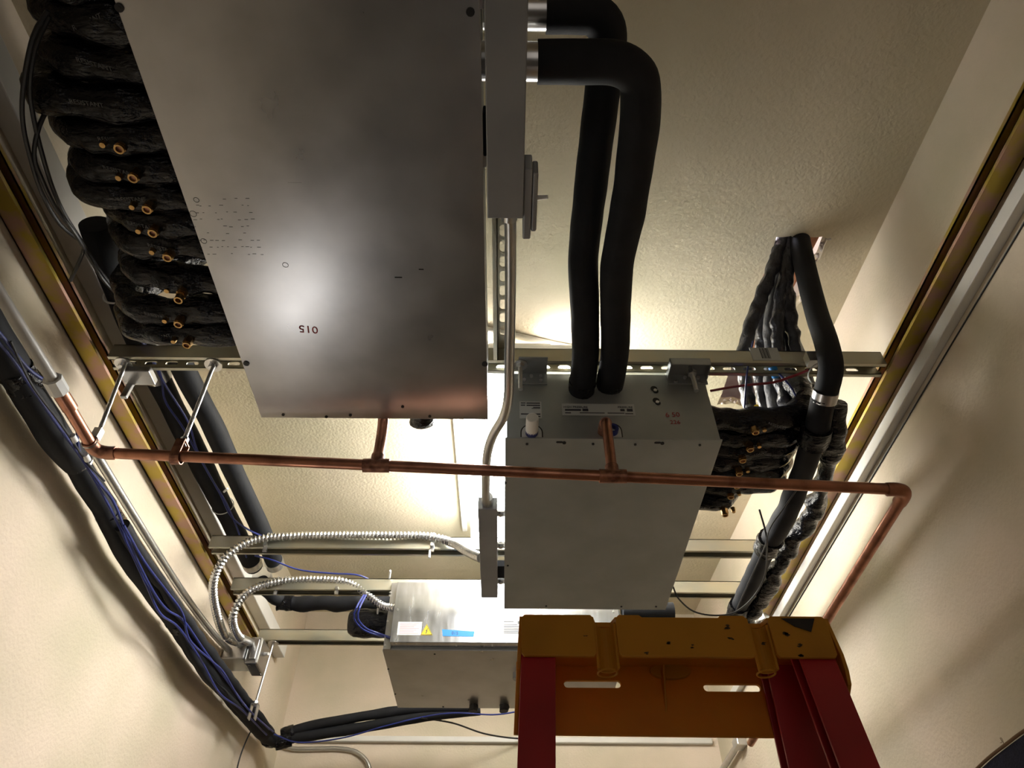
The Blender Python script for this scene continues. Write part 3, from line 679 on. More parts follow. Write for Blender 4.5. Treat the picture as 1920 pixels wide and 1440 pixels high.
# tees and risers
def tee(u, v, top_pts):
    p = PY(u, v, YC); p.z = zc_at(p.x)
    MB().cyl(p + V((-.026, 0, 0)), p + V((.026, 0, 0)), .0135, 18).cyl(p, p + V((0, 0, .024)), .0132, 18).build('tee', 'copper_burnt', cu)
    MB().tube([p + V((0, 0, .01))] + top_pts(p), rc, 16, .006).build('riser', 'copper', cu)
    q = top_pts(p)
    MB().tube(q[-3:], .0128, 16, .004).build('riser_elbow', 'copper_burnt', cu)
tee(706, 873, lambda p: [p + V((0, 0, .05)), p + V((.001, -.008, .085)), p + V((.002, -.022, .108)), V((p.x + .002, U1y1 + .015, p.z + .12)), V((p.x + .002, U1y1 - .002, p.z + .122))])
pt_ = PY(1147, 800, F2)
tee(1149, 893, lambda p: [p + V((0, 0, .06)), p + V((0, 0, .12)), p + V((0, .004, .14)), p + V((0, .02, .15)), V((p.x, U2y0 + .001, p.z + .15))])
# pvc feed to the left
w = MB().cyl(LS + V((0, -.03, .001)), V((xl - .02, -.2, LS.z + .03)), .010, 16)
tag(w.build('plastic_pipe', 'pvc_gray'), 'pale plastic pipe feeding the white adapter of the copper pipe on the left', 'pipe')
# hangers
def hanger(u, v, label, bottom, grp='pipe hangers with big round washers'):
    p = PZ(u, v, ZS); p.y = Y1 + SW / 2
    t = thing('pipe_hanger', label, 'hanger', p, grp)
    MB().cyl(p + V((0, 0, -.001)), p + V((0, 0, -.004)), .0195, 28).build('washer', 'steel', t)
    MB().cyl(p + V((0, 0, -.004)), p + V((0, 0, -.014)), .009, 6).build('nut', 'steel', t)
    MB().tube([p + V((0, 0, .03)), bottom], .0042, 10, .0012, smooth=False, ridge=.0004, rp=.0035).build('rod', 'steel', t)
    return t, p
bp = PY(340, 838, YC); bp.z = zc_at(bp.x) + .035
t, p = hanger(397, 674, 'threaded pipe hanger with washer gripping the copper pipe by a brown strap', bp)
c = V((bp.x, YC, zc_at(bp.x)))
w = MB(); w.torus(c, (1, 0, 0), .0125, .0015, 24, 6)
w.box((c.x - .009, YC - .0135, c.z - .004), (c.x + .009, YC - .0115, c.z + .034)); w.box((c.x - .009, YC + .0115, c.z - .004), (c.x + .009, YC + .0135, c.z + .034)); w.box((c.x - .009, YC - .0135, c.z + .032), (c.x + .009, YC + .0135, c.z + .035))
for k in range(8): 
    a0 = math.pi + math.pi * k / 8; a1 = math.pi + math.pi * (k + 1) / 8
    w.quadring([[V((c.x - .009, YC + .0125 * math.cos(a), c.z - .002 + .0125 * math.sin(a))), V((c.x + .009, YC + .0125 * math.cos(a), c.z - .002 + .0125 * math.sin(a))), V((c.x + .009, YC + .0145 * math.cos(a), c.z - .002 + .0145 * math.sin(a))), V((c.x - .009, YC + .0145 * math.cos(a), c.z - .002 + .0145 * math.sin(a)))] for a in (a0, a1)])
w.build('clevis', 'copper_burnt', t, smooth=False)
MB().cyl(bp + V((0, 0, -.006)), bp + V((0, 0, .012)), .008, 6).build('nut', 'steel', t)
bp = V((xl, EL.y - .055, EL.z + .03)); bpx = PZ(226, 670, ZS).x
t, p = hanger(226, 670, 'threaded pipe hanger with washer beside the left wall, holding the copper elbow', V((xl + .006, EL.y - .03, EL.z + .030)))
q = V((xl + .004, EL.y - .03, EL.z))
MB().torus(q + V((-.004, 0, 0)), (0, 1, 0), .0125, .002, 24, 6).box(q + V((-.006, -.007, .011)), q + V((.008, .007, .034))).build('clamp', 'steel', t)
# far hanger
p = PZ(515, 1208, ZS); q = PX(486, 1312, p.x - .0)
t = thing('pipe_hanger', 'far threaded hanger rod dropping to the black bundle under the junction box', 'hanger', p)
p.y = Y4 + SW / 2
q = V((p.x - .01, p.y - .0, .95 + CAMH))
MB().cyl(p + V((0, 0, -.001)), p + V((0, 0, -.004)), .0195, 24).build('washer', 'steel', t)
MB().cyl(p + V((0, 0, .03)), q, .0045, 10).build('rod', 'steel', t)
MB().box(q + V((-.012, -.012, -.05)), q + V((-.009, .012, .0))).box(q + V((.009, -.012, -.05)), q + V((.012, .012, 0))).box(q + V((-.012, -.012, -.003)), q + V((.012, .012, 0))).build('clevis', 'steel', t, smooth=False)
MB().cyl(q + V((0, 0, -.004)), q + V((0, 0, .01)), .009, 6).build('nut', 'steel', t)

# ---------------------------------------------------------------- lower left bundle
xb = WL + .048
bun = thing('insulated_pipe', 'big sagging black foam pipe low on the left wall with taped joints', 'pipe', PX(120, 850, xb))
seg = [((-70, 520), (-20, 615), (20, 680), (68, 762), (112, 832), (146, 868)), ((140, 858), (165, 905), (196, 950)), ((186, 935), (205, 975), (245, 1052), (290, 1115), (318, 1152), (345, 1190)), ((340, 1180), (372, 1230), (400, 1268), (425, 1295)), ((415, 1285), (448, 1325), (480, 1362), (500, 1384))]
rads = (.030, .0265, .024, .026, .0245)
for i, (s_, r_) in enumerate(zip(seg, rads)):
    MB().tube(Xs(s_, xb), r_, 20, .015, wob=.003, wf=16).build('foam', 'foam_black', bun)
for (u, v, du, dv, r_, wd) in ((38, 708, 1, 1.55, .0315, .05), (205, 970, 1, 1.6, .0262, .035), (331, 1168, 1, 1.45, .0275, .03), (440, 1312, 1, 1.2, .0275, .02), (505, 1386, 1, .6, .029, .05)):
    c = PX(u, v, xb); c2 = PX(u + du * 8, v + dv * 8, xb); band(c, c2 - c, r_, wd, 'tape_black', bun, wob=.006)
c = PX(146, 866, xb); c2 = PX(154, 878, xb); band(c, c2 - c, .0305, .004, 'steel', bun, 'metal_ring')
# second thinner pipe in the bundle
x2 = xb + .030
pipe('insulated_pipe', Xs([(228, 985), (262, 1040), (300, 1092), (345, 1158), (392, 1222), (430, 1272), (470, 1325), (508, 1372)], x2), .0155, 'foam_black', 'thinner black foam pipe lying beside the sagging left wall pipe', wob=.004, wf=20)
pipe('insulated_pipe', Xs([(330, 1160), (362, 1232), (392, 1275), (430, 1310), (462, 1345)], xb - .006 + .02), .012, 'foam_black', 'slack black hose drooping under the sagging left wall pipe', wob=.003, wf=20)
# corner + far horizontal runs
yb_ = PX(500, 1384, xb).y
pts = [PX(495, 1378, xb), PY(520, 1392, yb_ + .045), PY(552, 1382, yb_ + .06), PY(600, 1376, yb_ + .06), PY(690, 1362, yb_ + .05), PY(790, 1344, yb_ + .03), PY(900, 1330, yb_ + .01)]
t = thing('insulated_pipe', 'lower of two black foam pipes running from the far left corner to the far unit', 'pipe', pts[2], 'black foam pipes below the far unit')
MB().tube(pts, .021, 18, .02, wob=.003, wf=14).build('foam', 'foam_black', t)
band(pts[1] + V((.02, 0, .004)), pts[2] - pts[1], .026, .06, 'tape_black', t, wob=.007)
pts = [PY(540, 1374, yb_ + .05), PY(572, 1364, yb_ + .05), PY(630, 1352, yb_ + .045), PY(700, 1340, yb_ + .035), PY(780, 1330, yb_ + .02), PY(880, 1326, yb_)]
t = thing('insulated_pipe', 'upper of two black foam pipes running from the far left corner to the far unit', 'pipe', pts[2], 'black foam pipes below the far unit')
MB().tube(pts, .019, 18, .02, wob=.003, wf=14).build('foam', 'foam_black', t)
band(pts[0], pts[1] - pts[0], .024, .05, 'tape_black', t, wob=.007)
for (u, v) in ((888, 1333), (945, 1337)):
    c = PY(u, v, U3y1 - .03); MB().tube([V((c.x, U3y1 - .03, Z3 + CAMH + .001)), V((c.x, U3y1 - .03, Z3 + CAMH - .008)), V((c.x, U3y1 - .03, Z3 + CAMH - .022))], .016, 12, .005, wob=.006, wf=60).build('gland', 'rubber_black', u3)

# left wall steel conduit
cpts = Xs([(-40, 505), (0, 566), (58, 656), (100, 722), (140, 788), (185, 860), (240, 950), (300, 1046), (350, 1122), (400, 1188), (436, 1226)], WL + .022)
w = MB().tube(cpts, .0105, 14, .03); cdl = tag(w.build('conduit', 'conduit_steel'), 'straight steel conduit running down the left wall to the junction box', 'conduit')

# junction box with switch at the left strut
jb = thing('junction_box', 'galvanized double junction box with toggle switch below the left strut', 'junction box', R(-.90, 2.36, 1.03))
a = PX(432, 1240, -.93); jy = a.y
MB().box(R(-.962, jy - .01, 1.045), R(-.885, jy + .095, 1.125)).build('back_box', 'conduit_steel', jb, smooth=False, bevel=.004)
MB().box(R(-.883, jy - .005, 1.03), R(-.838, jy + .10, 1.125)).build('front_box', 'galvanized', jb, smooth=False, bevel=.006)
MB().box(R(-.868, jy - .009, 1.045), R(-.848, jy - .005, 1.115)).build('cover_plate', 'steel', jb, smooth=False, bevel=.002)
MB().box(R(-.885, jy + .01, 1.05), R(-.882, jy + .08, 1.12)).build('spacer', 'steel', jb, smooth=False)
MB().cyl(R(-.838, jy + .045, 1.085), R(-.818, jy + .03, 1.08), .007, 10, .005).build('toggle', 'plastic_white', jb)
w = MB()
for (dy, dz) in ((.012, .03), (.012, .075), (.08, .03), (.08, .075)): w.cyl(R(-.87 + dy * .3, jy + dy, 1.0301), R(-.87 + dy * .3, jy + dy, 1.028), .004, 10)
w.build('screws', 'steel', jb)

# flexible conduits
def flex(pts, label, clamps, r=.0112):
    t = thing('flexible_conduit', label, 'conduit', pts[len(pts) // 2], 'corrugated steel conduits')
    MB().tube(pts, r, 14, .0016, ridge=.0023, rp=.0115).build('armor', 'flex_steel', t)
    for c, d in clamps:
        w = MB().torus(c, d, r + .0022, .0022, 20, 6).box(c + V((-.006, -.002, -.048)), c + V((.006, .004, -.010))).cyl(c + V((0, -.002, -.03)), c + V((0, -.012, -.03)), .006, 6)
        w.build('clamp', 'steel', t)
    MB().tube(pts[:2], r + .003, 14, .02, smooth=False).build('connector', 'steel', t)
    return t
zf = 1.205
s0 = R(-.905, jy + .02, 1.126)
pts = [R(-.91, jy + .0, 1.10), PX(422, 1192, -.895), PX(404, 1140, -.885), PX(400, 1095, -.87), PZ(413, 1058, 1.11), PZ(446, 1026, 1.155), PZ(490, 1010, 1.19), PZ(560, 1005, zf), PZ(640, 1004, zf), PZ(720, 1004, zf), PZ(800, 1006, zf), PZ(848, 1018, 1.17), PZ(880, 1036, 1.06), R(bx0 + .003, PZ(897, 1046, .99).y, .99)]
flex(pts, 'upper corrugated flexible conduit arching along a cross strut to the narrow gray box', [(PZ(503, 1008, zf), (1, 0, 0)), (PZ(812, 1008, zf), (1, 0, -.2))])
pts = [R(-.885, jy + .04, 1.12), PX(450, 1196, -.865), PX(437, 1168, -.855), PX(443, 1138, -.84), PZ(468, 1108, 1.14), PZ(508, 1093, 1.185), PZ(560, 1087, zf), PZ(630, 1088, zf), PZ(665, 1098, 1.19), PZ(695, 1120, 1.15), PZ(718, 1136, 1.115), V((lt.x + .002, LY + .016, PY(742, 1140, LY + .016).z))]
flex(pts, 'lower corrugated flexible conduit arching along a cross strut to the far bright unit', [(PZ(522, 1090, zf), (1, 0, 0)), (PZ(635, 1089, zf), (1, 0, -.2))])

# ---------------------------------------------------------------- cables
def cable(pts, r, m, label, group=None, name='cable', cat='cable'):
    return tag(MB().tube(pts, r, 8, .012).build(name, m), label, cat, group)
def X2(l, x): return [PX(u, v, x) for u, v in l]
def zip3(l, f):
    return [f(*a) for a in l]
cable(X2([(-30, 590), (12, 640), (52, 690), (85, 715), (118, 745), (142, 792), (150, 850), (186, 905), (215, 945), (248, 1030), (285, 1105), (312, 1142), (345, 1165), (385, 1222), (432, 1285), (470, 1335), (512, 1372)], xb + .045), .003, 'cable_blue', 'blue cable crossing the white adapter and following the left wall bundle', 'blue control cables')
cable(X2([(-30, 612), (20, 668), (60, 728), (110, 800), (160, 870), (205, 950), (240, 1022), (276, 1100), (300, 1150), (336, 1178), (378, 1240), (412, 1300), (452, 1330), (500, 1378)], xb + .037), .003, 'cable_blue', 'blue cable lying flat on the sagging left wall pipe', 'blue control cables')
cable(X2([(232, 985), (270, 1052), (312, 1108), (342, 1150), (356, 1200), (398, 1240), (420, 1262), (455, 1318), (505, 1368)], xb + .053), .0028, 'cable_blue', 'blue cable leaving the wall bundle below the straight steel conduit', 'blue control cables')
cable(X2([(20, 640), (60, 722), (112, 792), (160, 862), (196, 902)], xb + .05), .0022, 'rubber_black', 'thin black cable beside the copper elbow on the left wall bundle')
cable([PX(512, 1376, xb + .03), PY(560, 1392, yb_ + .03), PY(640, 1384, yb_ + .03), PY(720, 1362, yb_ + .02), PY(790, 1345, yb_ + .005), PY(850, 1337, yb_ - .02), PY(925, 1340, yb_ - .02), PY(972, 1334, yb_ - .02)], .003, 'cable_blue', 'blue cable under the far foam pipes')
cable([PY(790, 1346, yb_ - .0), PY(850, 1356, yb_ + .1), PY(910, 1376, yb_ + .2), PY(975, 1385, yb_ + .3), PY(1060, 1386, yb_ + .4)], .0035, 'rubber_black', 'black cable sagging from the far foam pipes to the white far wall trim')
cable(X2([(486, 1338), (478, 1356), (462, 1388), (450, 1420), (440, 1460)], WL + .035), .0026, 'rubber_black', 'black cable hanging from the left wall bundle to the bottom edge')
# blue on high pipe
cable(Zs([(228, 540, zA - .036), (256, 620, zA - .04), (300, 700, zA - .036), (310, 752, zA - .035), (345, 805, zA - .036), (392, 890, zA - .034), (425, 945, zA - .035), (448, 1000, zA - .03), (462, 1045, zA - .03)]), .0028, 'cable_blue', 'blue cable on the ceiling foam pipe nearer the left wall', 'blue control cables')
cable(Zs([(236, 545, zA - .036), (270, 640, zA - .036), (306, 715, zA - .036), (352, 790, zA - .036), (372, 850, zA - .036), (412, 925, zA - .036), (440, 975, zA - .032), (500, 1008, 1.235), (560, 1012, 1.225), (640, 1008, 1.225), (700, 1000, 1.225), (735, 1003, 1.225)]), .0028, 'cable_blue', 'blue cable leaving the ceiling foam pipe to follow the upper flexible conduit', 'blue control cables')
cable(Zs([(478, 1042, 1.23), (510, 1050, 1.21), (560, 1068, 1.21), (620, 1075, 1.22), (670, 1078, 1.22), (700, 1090, 1.22)]), .0028, 'cable_blue', 'blue cable drooping between the two flexible conduits', 'blue control cables')
cable([PZ(682, 1116, 1.13), PZ(668, 1140, 1.05), PZ(664, 1160, 1.03), PZ(680, 1180, 1.02), PZ(705, 1190, 1.02), V((lt.x + .001, LY + .02, PY(734, 1191, LY).z))], .003, 'cable_blue', 'outer blue cable loop in front of the thick taped stub', 'blue cable loops')
cable([PZ(686, 1116, 1.13), PZ(674, 1140, 1.05), PZ(671, 1160, 1.03), PZ(686, 1178, 1.02), PZ(708, 1187, 1.02), V((lt.x + .001, LY + .024, PY(734, 1189, LY).z))], .003, 'cable_blue', 'inner blue cable loop in front of the thick taped stub', 'blue cable loops')
# top left black cables
cable(Zs([(90, 20, 1.04), (62, 70, 1.03), (44, 160, 1.03), (43, 230, 1.04), (58, 300, 1.06), (80, 365, 1.1), (112, 420, 1.13), (150, 452, 1.15), (157, 466, 1.15), (148, 492, 1.16), (132, 526, 1.175)]), .0036, 'rubber_black', 'black cable looping at the top left and ending in the left strut', 'black cables at the top left')
cable(Zs([(92, 30, 1.05), (66, 90, 1.04), (56, 160, 1.04), (62, 215, 1.05), (78, 285, 1.07), (98, 350, 1.1), (120, 400, 1.14), (150, 448, 1.18), (182, 500, 1.2), (230, 562, 1.225)]), .0036, 'rubber_black', 'black cable at the top left running on to the ceiling foam pipe', 'black cables at the top left')
cable(Zs([(98, 190, 1.08), (74, 235, 1.06), (64, 290, 1.06), (76, 330, 1.07), (104, 388, 1.1), (142, 440, 1.13), (190, 520, 1.2), (226, 558, 1.22)]), .0036, 'rubber_black', 'black cable crossing the other two beside the taped valves', 'black cables at the top left')
# right cables
cable(Zs([(1412, 640, 1.27), (1402, 690, 1.17), (1398, 730, 1.13), (1394, 790, 1.1)]), .0022, 'cable_blue', 'thin blue wire hanging beside the leftmost hole pipe', 'blue wires at the ceiling hole')
cable(Zs([(1448, 690, 1.20), (1466, 706, 1.16), (1486, 730, 1.14), (1500, 765, 1.12), (1512, 800, 1.1)]), .0024, 'cable_blue', 'thin blue wire crossing the hole pipes toward the thick bent pipe', 'blue wires at the ceiling hole')
cable([PY(1332, 733, U2y0 + .03)] + Zs([(1360, 728, 1.14), (1400, 722, 1.15), (1450, 717, 1.145), (1485, 706, 1.14), (1516, 694, 1.14)]), .003, 'cable_red', 'dark red cable crossing the hole pipes below the nearest cross strut')
cable(Zs([(1262, 1100, 1.0), (1272, 1122, .985), (1300, 1146, .97), (1340, 1154, .965), (1378, 1148, .97), (1412, 1120, .99), (1434, 1080, 1.0), (1438, 1030, 1.0), (1436, 1000, 1.01), (1424, 956, 1.03)]), .0024, 'rubber_black', 'thin black cable looping from the labelled unit to the thick bent pipe')
cable(Zs([(1503, 905, 1.01), (1468, 955, 1.005), (1444, 990, 1.0), (1432, 1030, 1.01), (1400, 1100, 1.02), (1378, 1150, 1.02)]), .0018, 'rubber_black', 'fine black wire strapped along the thick bent pipe')
cable([R(WR - .0016, .1, 1.104), R(WR - .0016, 2.2, 1.104)], .0016, 'rubber_black', 'thin dark wire on the right wall below the white trim')
# small coloured bits near right stack
w = MB().tube(Zs([(1422, 782, 1.13), (1420, 772, 1.13), (1418, 762, 1.13)]), .006, 10, .004); tag(w.build('wire_nut', 'sticker_yellow'), 'small bright yellow wire nut on top of the right taped valves', 'wire nut')
w = MB().tube(Zs([(1448, 688, 1.2), (1452, 698, 1.19), (1455, 706, 1.185)]), .010, 10, .004); tag(w.build('tape_roll_end', 'tape_blue'), 'small bright blue tape wrap on the pipes below the nearest cross strut', 'tape')
# white cable tie tails
for (pts, lab) in ((Zs([(806, 1032, 1.16), (805, 1046, 1.13)]), 'white cable tie end hanging under the upper flexible conduit'), (Zs([(729, 1090, 1.21), (732, 1070, 1.22)]), 'white cable tie end standing up beside the far bright unit'), (Zs([(709, 1140, 1.12), (708, 1152, 1.10)]), 'white cable tie end below the lower flexible conduit'), (Zs([(420, 922, zA - .04), (427, 916, zA - .04)]), 'white cable tie tail on the ceiling foam pipes')):
    w = MB().tube(pts, .0035, 8, .01, smooth=False); tag(w.build('cable_tie', 'plastic_white'), lab, 'cable tie', 'white cable tie ends')
for (u, v, lab) in ((137, 820, 'upper white cable clip on the left wall bundle beside the copper pipe'), (161, 856, 'lower white cable clip on the left wall bundle below the copper elbow')):
    p = PX(u, v, xb + .052); q = PX(u + 4, v + 7, xb + .052); tag(MB().cyl(p - (q - p) * .5, q, .0065, 10).build('cable_clip', 'plastic_white'), lab, 'clip')

# bracket in the corner under strut 1 left
p = PZ(240, 690, ZS - .01)
w = MB().box(p + V((-.02, 0, -.01)), p + V((.05, .045, .008))).box(p + V((-.015, .04, -.05)), p + V((.0, .05, .0)))
tag(w.build('corner_bracket', 'galvanized', smooth=False, bevel=.002), 'small galvanized bracket under the nearest cross strut at the left channel', 'bracket')

# far wall conduit, right wall conduit fitting
w = MB().tube(Ys([(528, 1398), (552, 1404), (600, 1404), (640, 1404), (668, 1410), (686, 1425), (694, 1445), (700, 1480)], YF - .0093), .0095, 12, .02)
tag(w.build('conduit', 'conduit_steel'), 'bent steel conduit low on the far wall at the left corner', 'conduit')
t = thing('conduit_fitting', 'steel conduit fitting with a conduit on the right wall seen under the ladder cap', 'conduit', PX(1386, 1393, WR - .03))
c = PX(1386, 1393, WR - .02)
MB().box(c + V((-.018, -.035, -.018)), c + V((.02, .035, .018))).build('body', 'conduit_steel', t, smooth=False, bevel=.004)
MB().cyl(c + V((0, .03, 0)), V((c.x - .005, YF, c.z - .01)), .012, 12).build('pipe', 'conduit_steel', t)
t = thing('conduit_fitting', 'crinkled silver fitting at the end of the right strut behind the ladder cap', 'conduit', R(.85, 2.13, 1.13))
MB().tube([PZ(1402, 1180, 1.13), PZ(1420, 1166, 1.13), PZ(1438, 1157, 1.13)], .013, 12, .006, wob=.008, wf=60).build('body', 'steel', t)

# ---------------------------------------------------------------- step ladder
lad = thing('step_ladder', 'fiberglass step ladder with worn yellow cap and dark red rails in the foreground', 'ladder', (.2, .87, 0))
yn, yf = .80, .935
xL, xR = .0185, .3855
zt_, zl = .4115, .3605
# top plate
xn = [PY(u, 1160, yn).x for u in (1113, 1154, 1401, 1439)]
def notch(x0, x1): return rrect((x0 + x1) / 2, yn + .012, x1 - x0, .05, .008)
top = [(xL, yn + .004), (xn[0], yn + .004), (xn[0] + .004, yn + .018), (xn[1] - .004, yn + .018), (xn[1], yn + .004), (xn[2], yn + .004), (xn[2] + .004, yn + .018), (xn[3] - .004, yn + .018), (xn[3], yn + .004), (xR, yn + .004), (xR, yf), (xL, yf)]
cap = MB()
cap.plate(top, [], lambda x, y: R(x, y, zt_ - .006), (0, 0, .006))
# near lip with notches and a rolled lower edge
zb = zl
hi = zt_ + .0005
lip = [(xL, hi - .003), (xL + .004, hi), (xn[0] - .004, hi), (xn[0], hi - .008)]
def lipseg(x0, x1, dips=()):
    pts_ = [(x0 + .003, zb), (x1 - .003, zb), (x1, zb + .004), (x1, hi - .004), (x1 - .004, hi)]
    for (a_, b_) in dips: pts_ += [(b_ + .004, hi), (b_, hi - .003), (a_, hi - .003), (a_ - .004, hi)]
    pts_ += [(x0 + .004, hi), (x0, hi - .004), (x0, zb + .004)]
    cap.plate(pts_, [], lambda x, z: R(x, yn + (zt_ - z) * -.02, z), (0, .005, 0))
lipseg(xL, xn[0]); xm0, xm1 = PY(1205, 1160, yn).x, PY(1345, 1160, yn).x
lipseg(xn[1], xn[2], ((xm0, xm1),)); lipseg(xn[3], xR)
# concave tool channels
for (x0, x1) in ((xn[0], xn[1]), (xn[2], xn[3])):
    cx = (x0 + x1) / 2; r = (x1 - x0) / 2
    rings = []
    for zz_ in (zb - .012, hi - .009):
        rings.append([R(cx + (r + .0) * math.cos(a), yn + .004 + r * 1.15 * math.sin(a), zz_) for a in [math.pi * k / 10 for k in range(11)]] + [R(cx + (r - .003) * math.cos(a), yn + .004 + (r * 1.15 - .003) * math.sin(a), zz_) for a in [math.pi * (10 - k) / 10 for k in range(11)]])
    cap.quadring(rings)
    cap.torus(R(cx, yn + .004 + r, zb - .012), (0, 0, 1), r * .85, .0014, 20, 6)
# far apron with two slots
s1a, s1b = PY(1057, 1285, yf), PY(1163, 1285, yf); s2a, s2b = PY(1318, 1292, yf), PY(1424, 1292, yf)
za = PY(1250, 1381, yf).z - CAMH
cap.plate([(xL - .006, za), (xR + .002, za - .002), (xR + .002, zt_), (xL - .004, zt_)],
          [rrect((s1a.x + s1b.x) / 2, s1a.z - CAMH, s1b.x - s1a.x, .0095), rrect((s2a.x + s2b.x) / 2, s2a.z - CAMH, s2b.x - s2a.x, .0095)],
          lambda x, z: R(x, yf - .005, z), (0, .005, 0))
# end flaps
flapL = [(yn + .002, zt_ - .001), (yn + .001, zl + .01), (yn + .012, zl - .01), (yf, za), (yf, zt_ - .001)]
cap.plate(flapL, [], lambda y, z: R(xL - .002 - (zt_ - z) * .06, y, z), (.0045, 0, 0))
flapR = [(yn + .002, zt_ - .001), (yn + .0005, zl + .004), (yn + .004, zl - .012), (yn + .012, zl - .026), (yn + .028, zl - .034), (yf, za), (yf, zt_ - .001)]
cap.plate(flapR, [], lambda y, z: R(xR - .001 + (zt_ - z) * .10, y, z), (.0045, 0, 0))
# inner ribs
xo = PY(1243, 1300, yf).x
cap.plate([(yf - .005, .398), (yf - .03, .398), (yf - .005, .345)], [], lambda y, z: R(xo - .0012, y, z), (.0024, 0, 0))
capo = cap.build('top_cap', 'ladder_yellow', lad, smooth=False, bevel=.0012)
p = PY(1257, 1258, yf - .01)
w = MB(); w.plate([(p.x + .027 * math.cos(math.radians(a)), p.z + .0105 * math.sin(math.radians(a))) for a in range(0, 360, 15)], [], lambda x, z: (x, yf - .012, z), (0, .008, 0))
w.build('oval_boss', 'ladder_yellow', capo, smooth=False, bevel=.002)
# black arrow sticker and smudges
a = [PY(u, v, yn - .0012) for u, v in ((1464, 1159.5), (1527, 1160), (1521, 1185), (1490, 1175))]
MB().plate([(q.x, q.z) for q in a], [], lambda x, z: (x, yn - .0018, z), (0, .0006, 0)).build('black_sticker', 'black_sticker', capo, smooth=False, label='black torn sticker corner')
w = MB(); rs = random.Random(11)
for (u, v, s_) in ((1475, 1190, .006), (1370, 1197, .004), (1365, 1176, .005), (1500, 1230, .005), (1497, 1211, .004), (1255, 1205, .004), (1212, 1226, .003), (1430, 1206, .004), (1300, 1212, .003), (1098, 1195, .002)):
    for k in range(3):
        q = PY(u + rs.uniform(-4, 4), v + rs.uniform(-3, 3), yn - .001); n_ = 9
        w.plate([(q.x + s_ * rs.uniform(.3, .8) * math.cos(6.283 * j / n_), q.z + s_ * .5 * rs.uniform(.2, .8) * math.sin(6.283 * j / n_)) for j in range(n_)], [], lambda x, z: (x, yn - .0014, z), (0, .0002, 0))
o = w.build('grime_spots', 'ladder_mark', capo, smooth=False); o['kind'] = 'stuff'
# rails: C-section leaning, flaring outward toward the floor
def rail(xt, yt, xb_, yb, wx, wy, zt2, name, flip):
    w = MB(); zt2 += CAMH
    def sec(x, y, z, s=1):
        t_ = .004
        if flip: P_ = [(0, 0), (wx, 0), (wx, wy), (0, wy), (0, wy - t_), (wx - t_, wy - t_), (wx - t_, t_), (0, t_)]
        else: P_ = [(wx, 0), (0, 0), (0, wy), (wx, wy), (wx, wy - t_), (t_, wy - t_), (t_, t_), (wx, t_)]
        return [V((x + a_, y + b_, z)) for a_, b_ in P_]
    w.quadring([sec(xb_, yb, .01), sec(xt, yt, zt2)])
    rl = w.build(name, 'ladder_red', lad, smooth=False, bevel=.0008)
    MB().box((xb_ - .006, yb - .01, 0), (xb_ + wx + .006, yb + wy + .01, .05)).build('foot', 'rubber_black', rl, smooth=False, bevel=.005)
    return rl
rail(.0200, yn + .008, -.06, yn - .10, .040, .026, zt_ - .008, 'rail', False)
rail(xR - .045, yn + .008, xR + .06, yn - .10, .042, .026, zt_ - .008, 'rail', True)
rail(.030, yf - .045, -.035, yf + .42, .032, .026, zt_ - .03, 'rear_rail', False)
rail(xR - .054, yf - .05, xR + .045, yf + .40, .050, .03, zt_ - .022, 'rear_rail', True)
for k in range(5):
    z = .29 + .29 * k; f = z / (CAMH + zt_)
    x0 = -.06 + (.0215 + .06) * f + .003; x1 = xR + .06 + (-.105) * f + .040; yy = yn - .10 + .108 * f
    MB().box((x0, yy - .045, z), (x1, yy + .028, z + .022)).build('step', 'steel', lad, smooth=False, bevel=.002)
for z in (.35, .95):
    f = z / (CAMH + zt_); x0 = -.035 + .065 * f + .004; x1 = xR + .035 - .097 * f + .03; yy = yf + .42 - .465 * f
    MB().box((x0, yy + .005, z), (x1, yy + .02, z + .03)).build('cross_brace', 'steel', lad, smooth=False)

# ---------------------------------------------------------------- navy bag on the right wall
xw = WR - .06
E = [PX(u, v, xw) for u, v in ((1828, 1446), (1856, 1420), (1892, 1392), (1922, 1370), (1990, 1330))]
bag = thing('navy_bag', 'dark navy fabric edge with tan piping at the bottom right corner', 'bag', (xw, E[2].y, E[2].z - .3))
ol = [(q.y, q.z) for q in E] + [(E[4].y - .02, E[4].z - .55), (E[0].y + .1, E[0].z - .5)]
w = MB().plate(ol, [], lambda y, z: (xw, y, z), (.0602, 0, 0)); w.build('cloth', 'navy_fabric', bag, smooth=False, bevel=.008)
MB().tube([q + V((-.001, 0, 0)) for q in E], .0028, 8, .01).build('piping', 'tan_binding', bag)
q = PX(1882, 1388, xw - .003)
MB().tube([q + V((0, .004, -.004)), q + V((0, .003, .004)), q + V((0, .007, .006)), q + V((0, .006, -.001)), q + V((0, .012, .0))], .0005, 5, .003).build('loose_thread', 'tan_binding', bag)

# ---------------------------------------------------------------- lights, camera
def area(name, loc, rot_, sx, sy, e, col, shape='RECTANGLE'):
    l = bpy.data.lights.new(name, 'AREA'); l.shape = shape; l.size = sx; l.size_y = sy; l.energy = e; l.color = col
    o = bpy.data.objects.new(name, l); COL.objects.link(o); o.location = loc; o.rotation_euler = rot_; return o
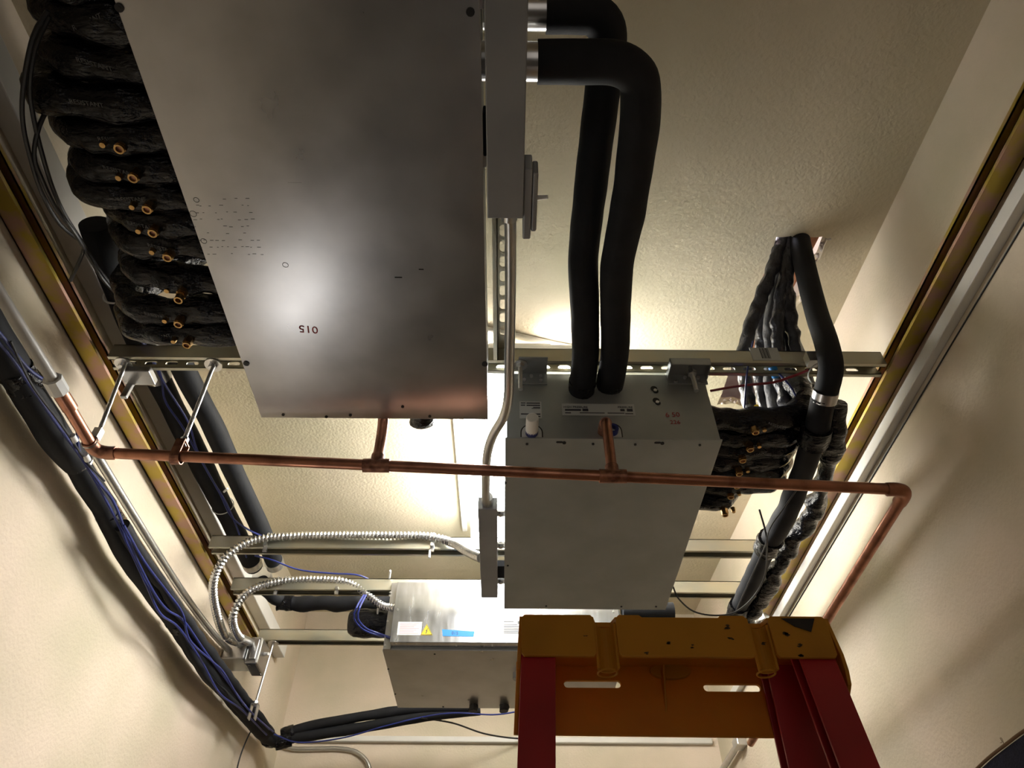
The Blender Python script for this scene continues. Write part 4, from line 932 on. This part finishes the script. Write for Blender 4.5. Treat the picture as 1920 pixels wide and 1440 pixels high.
# tripod work light standing on the floor by the left wall, below the view (it throws the copper pipe's shadow on the right wall)
WP = V((-.72, 1.47, 1.49)); WD = V((1, -.12, .62)).normalized()
wl = thing('work_light', 'tripod work light on the floor by the left wall, aimed up and across', 'work light', (WP.x, WP.y, 0))
MB().cyl((WP.x, WP.y, .12), WP - WD * .05, .012, 14).build('pole', 'steel', wl)
for k in range(3):
    a_ = k * 2.094 + .5
    MB().cyl((WP.x, WP.y, .45), (WP.x + .24 * math.cos(a_), WP.y + .24 * math.sin(a_), .01), .009, 10).build('leg', 'rubber_black', wl)
hd = MB().cyl(WP - WD * .07, WP, .05, 28, .085).ringtube(WP, WP + WD * .012, .086, .076, 28).build('head', 'rubber_black', wl)
MB().cyl(WP + WD * .001, WP + WD * .004, .074, 28).build('lens', 'work_glow', hd)
_l = area('work_light_beam', WP + WD * .016, (0, 0, 0), .13, .13, .55, (1, .96, .92), 'DISK'); _l.rotation_euler = (-WD).to_track_quat('Z', 'Y').to_euler()
# unseen fill light added outside the doorway opening behind the camera
area('doorway_fill', (0, YN - .35, 1.1), (math.radians(-90), 0, 0), 1.1, 1.9, 3.0, (1, .90, .80)).rotation_euler = (math.radians(90), 0, 0)
l = bpy.data.lights.new('attic_fill', 'POINT'); l.energy = 6; l.color = (.85, .85, 1); l.shadow_soft_size = .04  # unseen point light added above the ceiling to brighten the hole
o = bpy.data.objects.new('attic_fill', l); COL.objects.link(o); o.location = (.56, 1.05, zc + .22)
wd = bpy.data.worlds.new('world'); SC.world = wd; wd.use_nodes = True
wd.node_tree.nodes['Background'].inputs[0].default_value = (.9, .8, .65, 1); wd.node_tree.nodes['Background'].inputs[1].default_value = .03

cam = bpy.data.cameras.new('camera'); co = bpy.data.objects.new('camera', cam); COL.objects.link(co)
cam.sensor_width = 36; cam.lens = F / 1920 * 36; cam.clip_start = .02
m4 = M.to_4x4(); m4.translation = CAM; co.matrix_world = m4
SC.camera = co
SC.view_settings.view_transform = 'Standard'; SC.view_settings.look = 'None'
SC.view_settings.exposure = .28; SC.view_settings.gamma = 1; SC.view_settings.use_curve_mapping = False
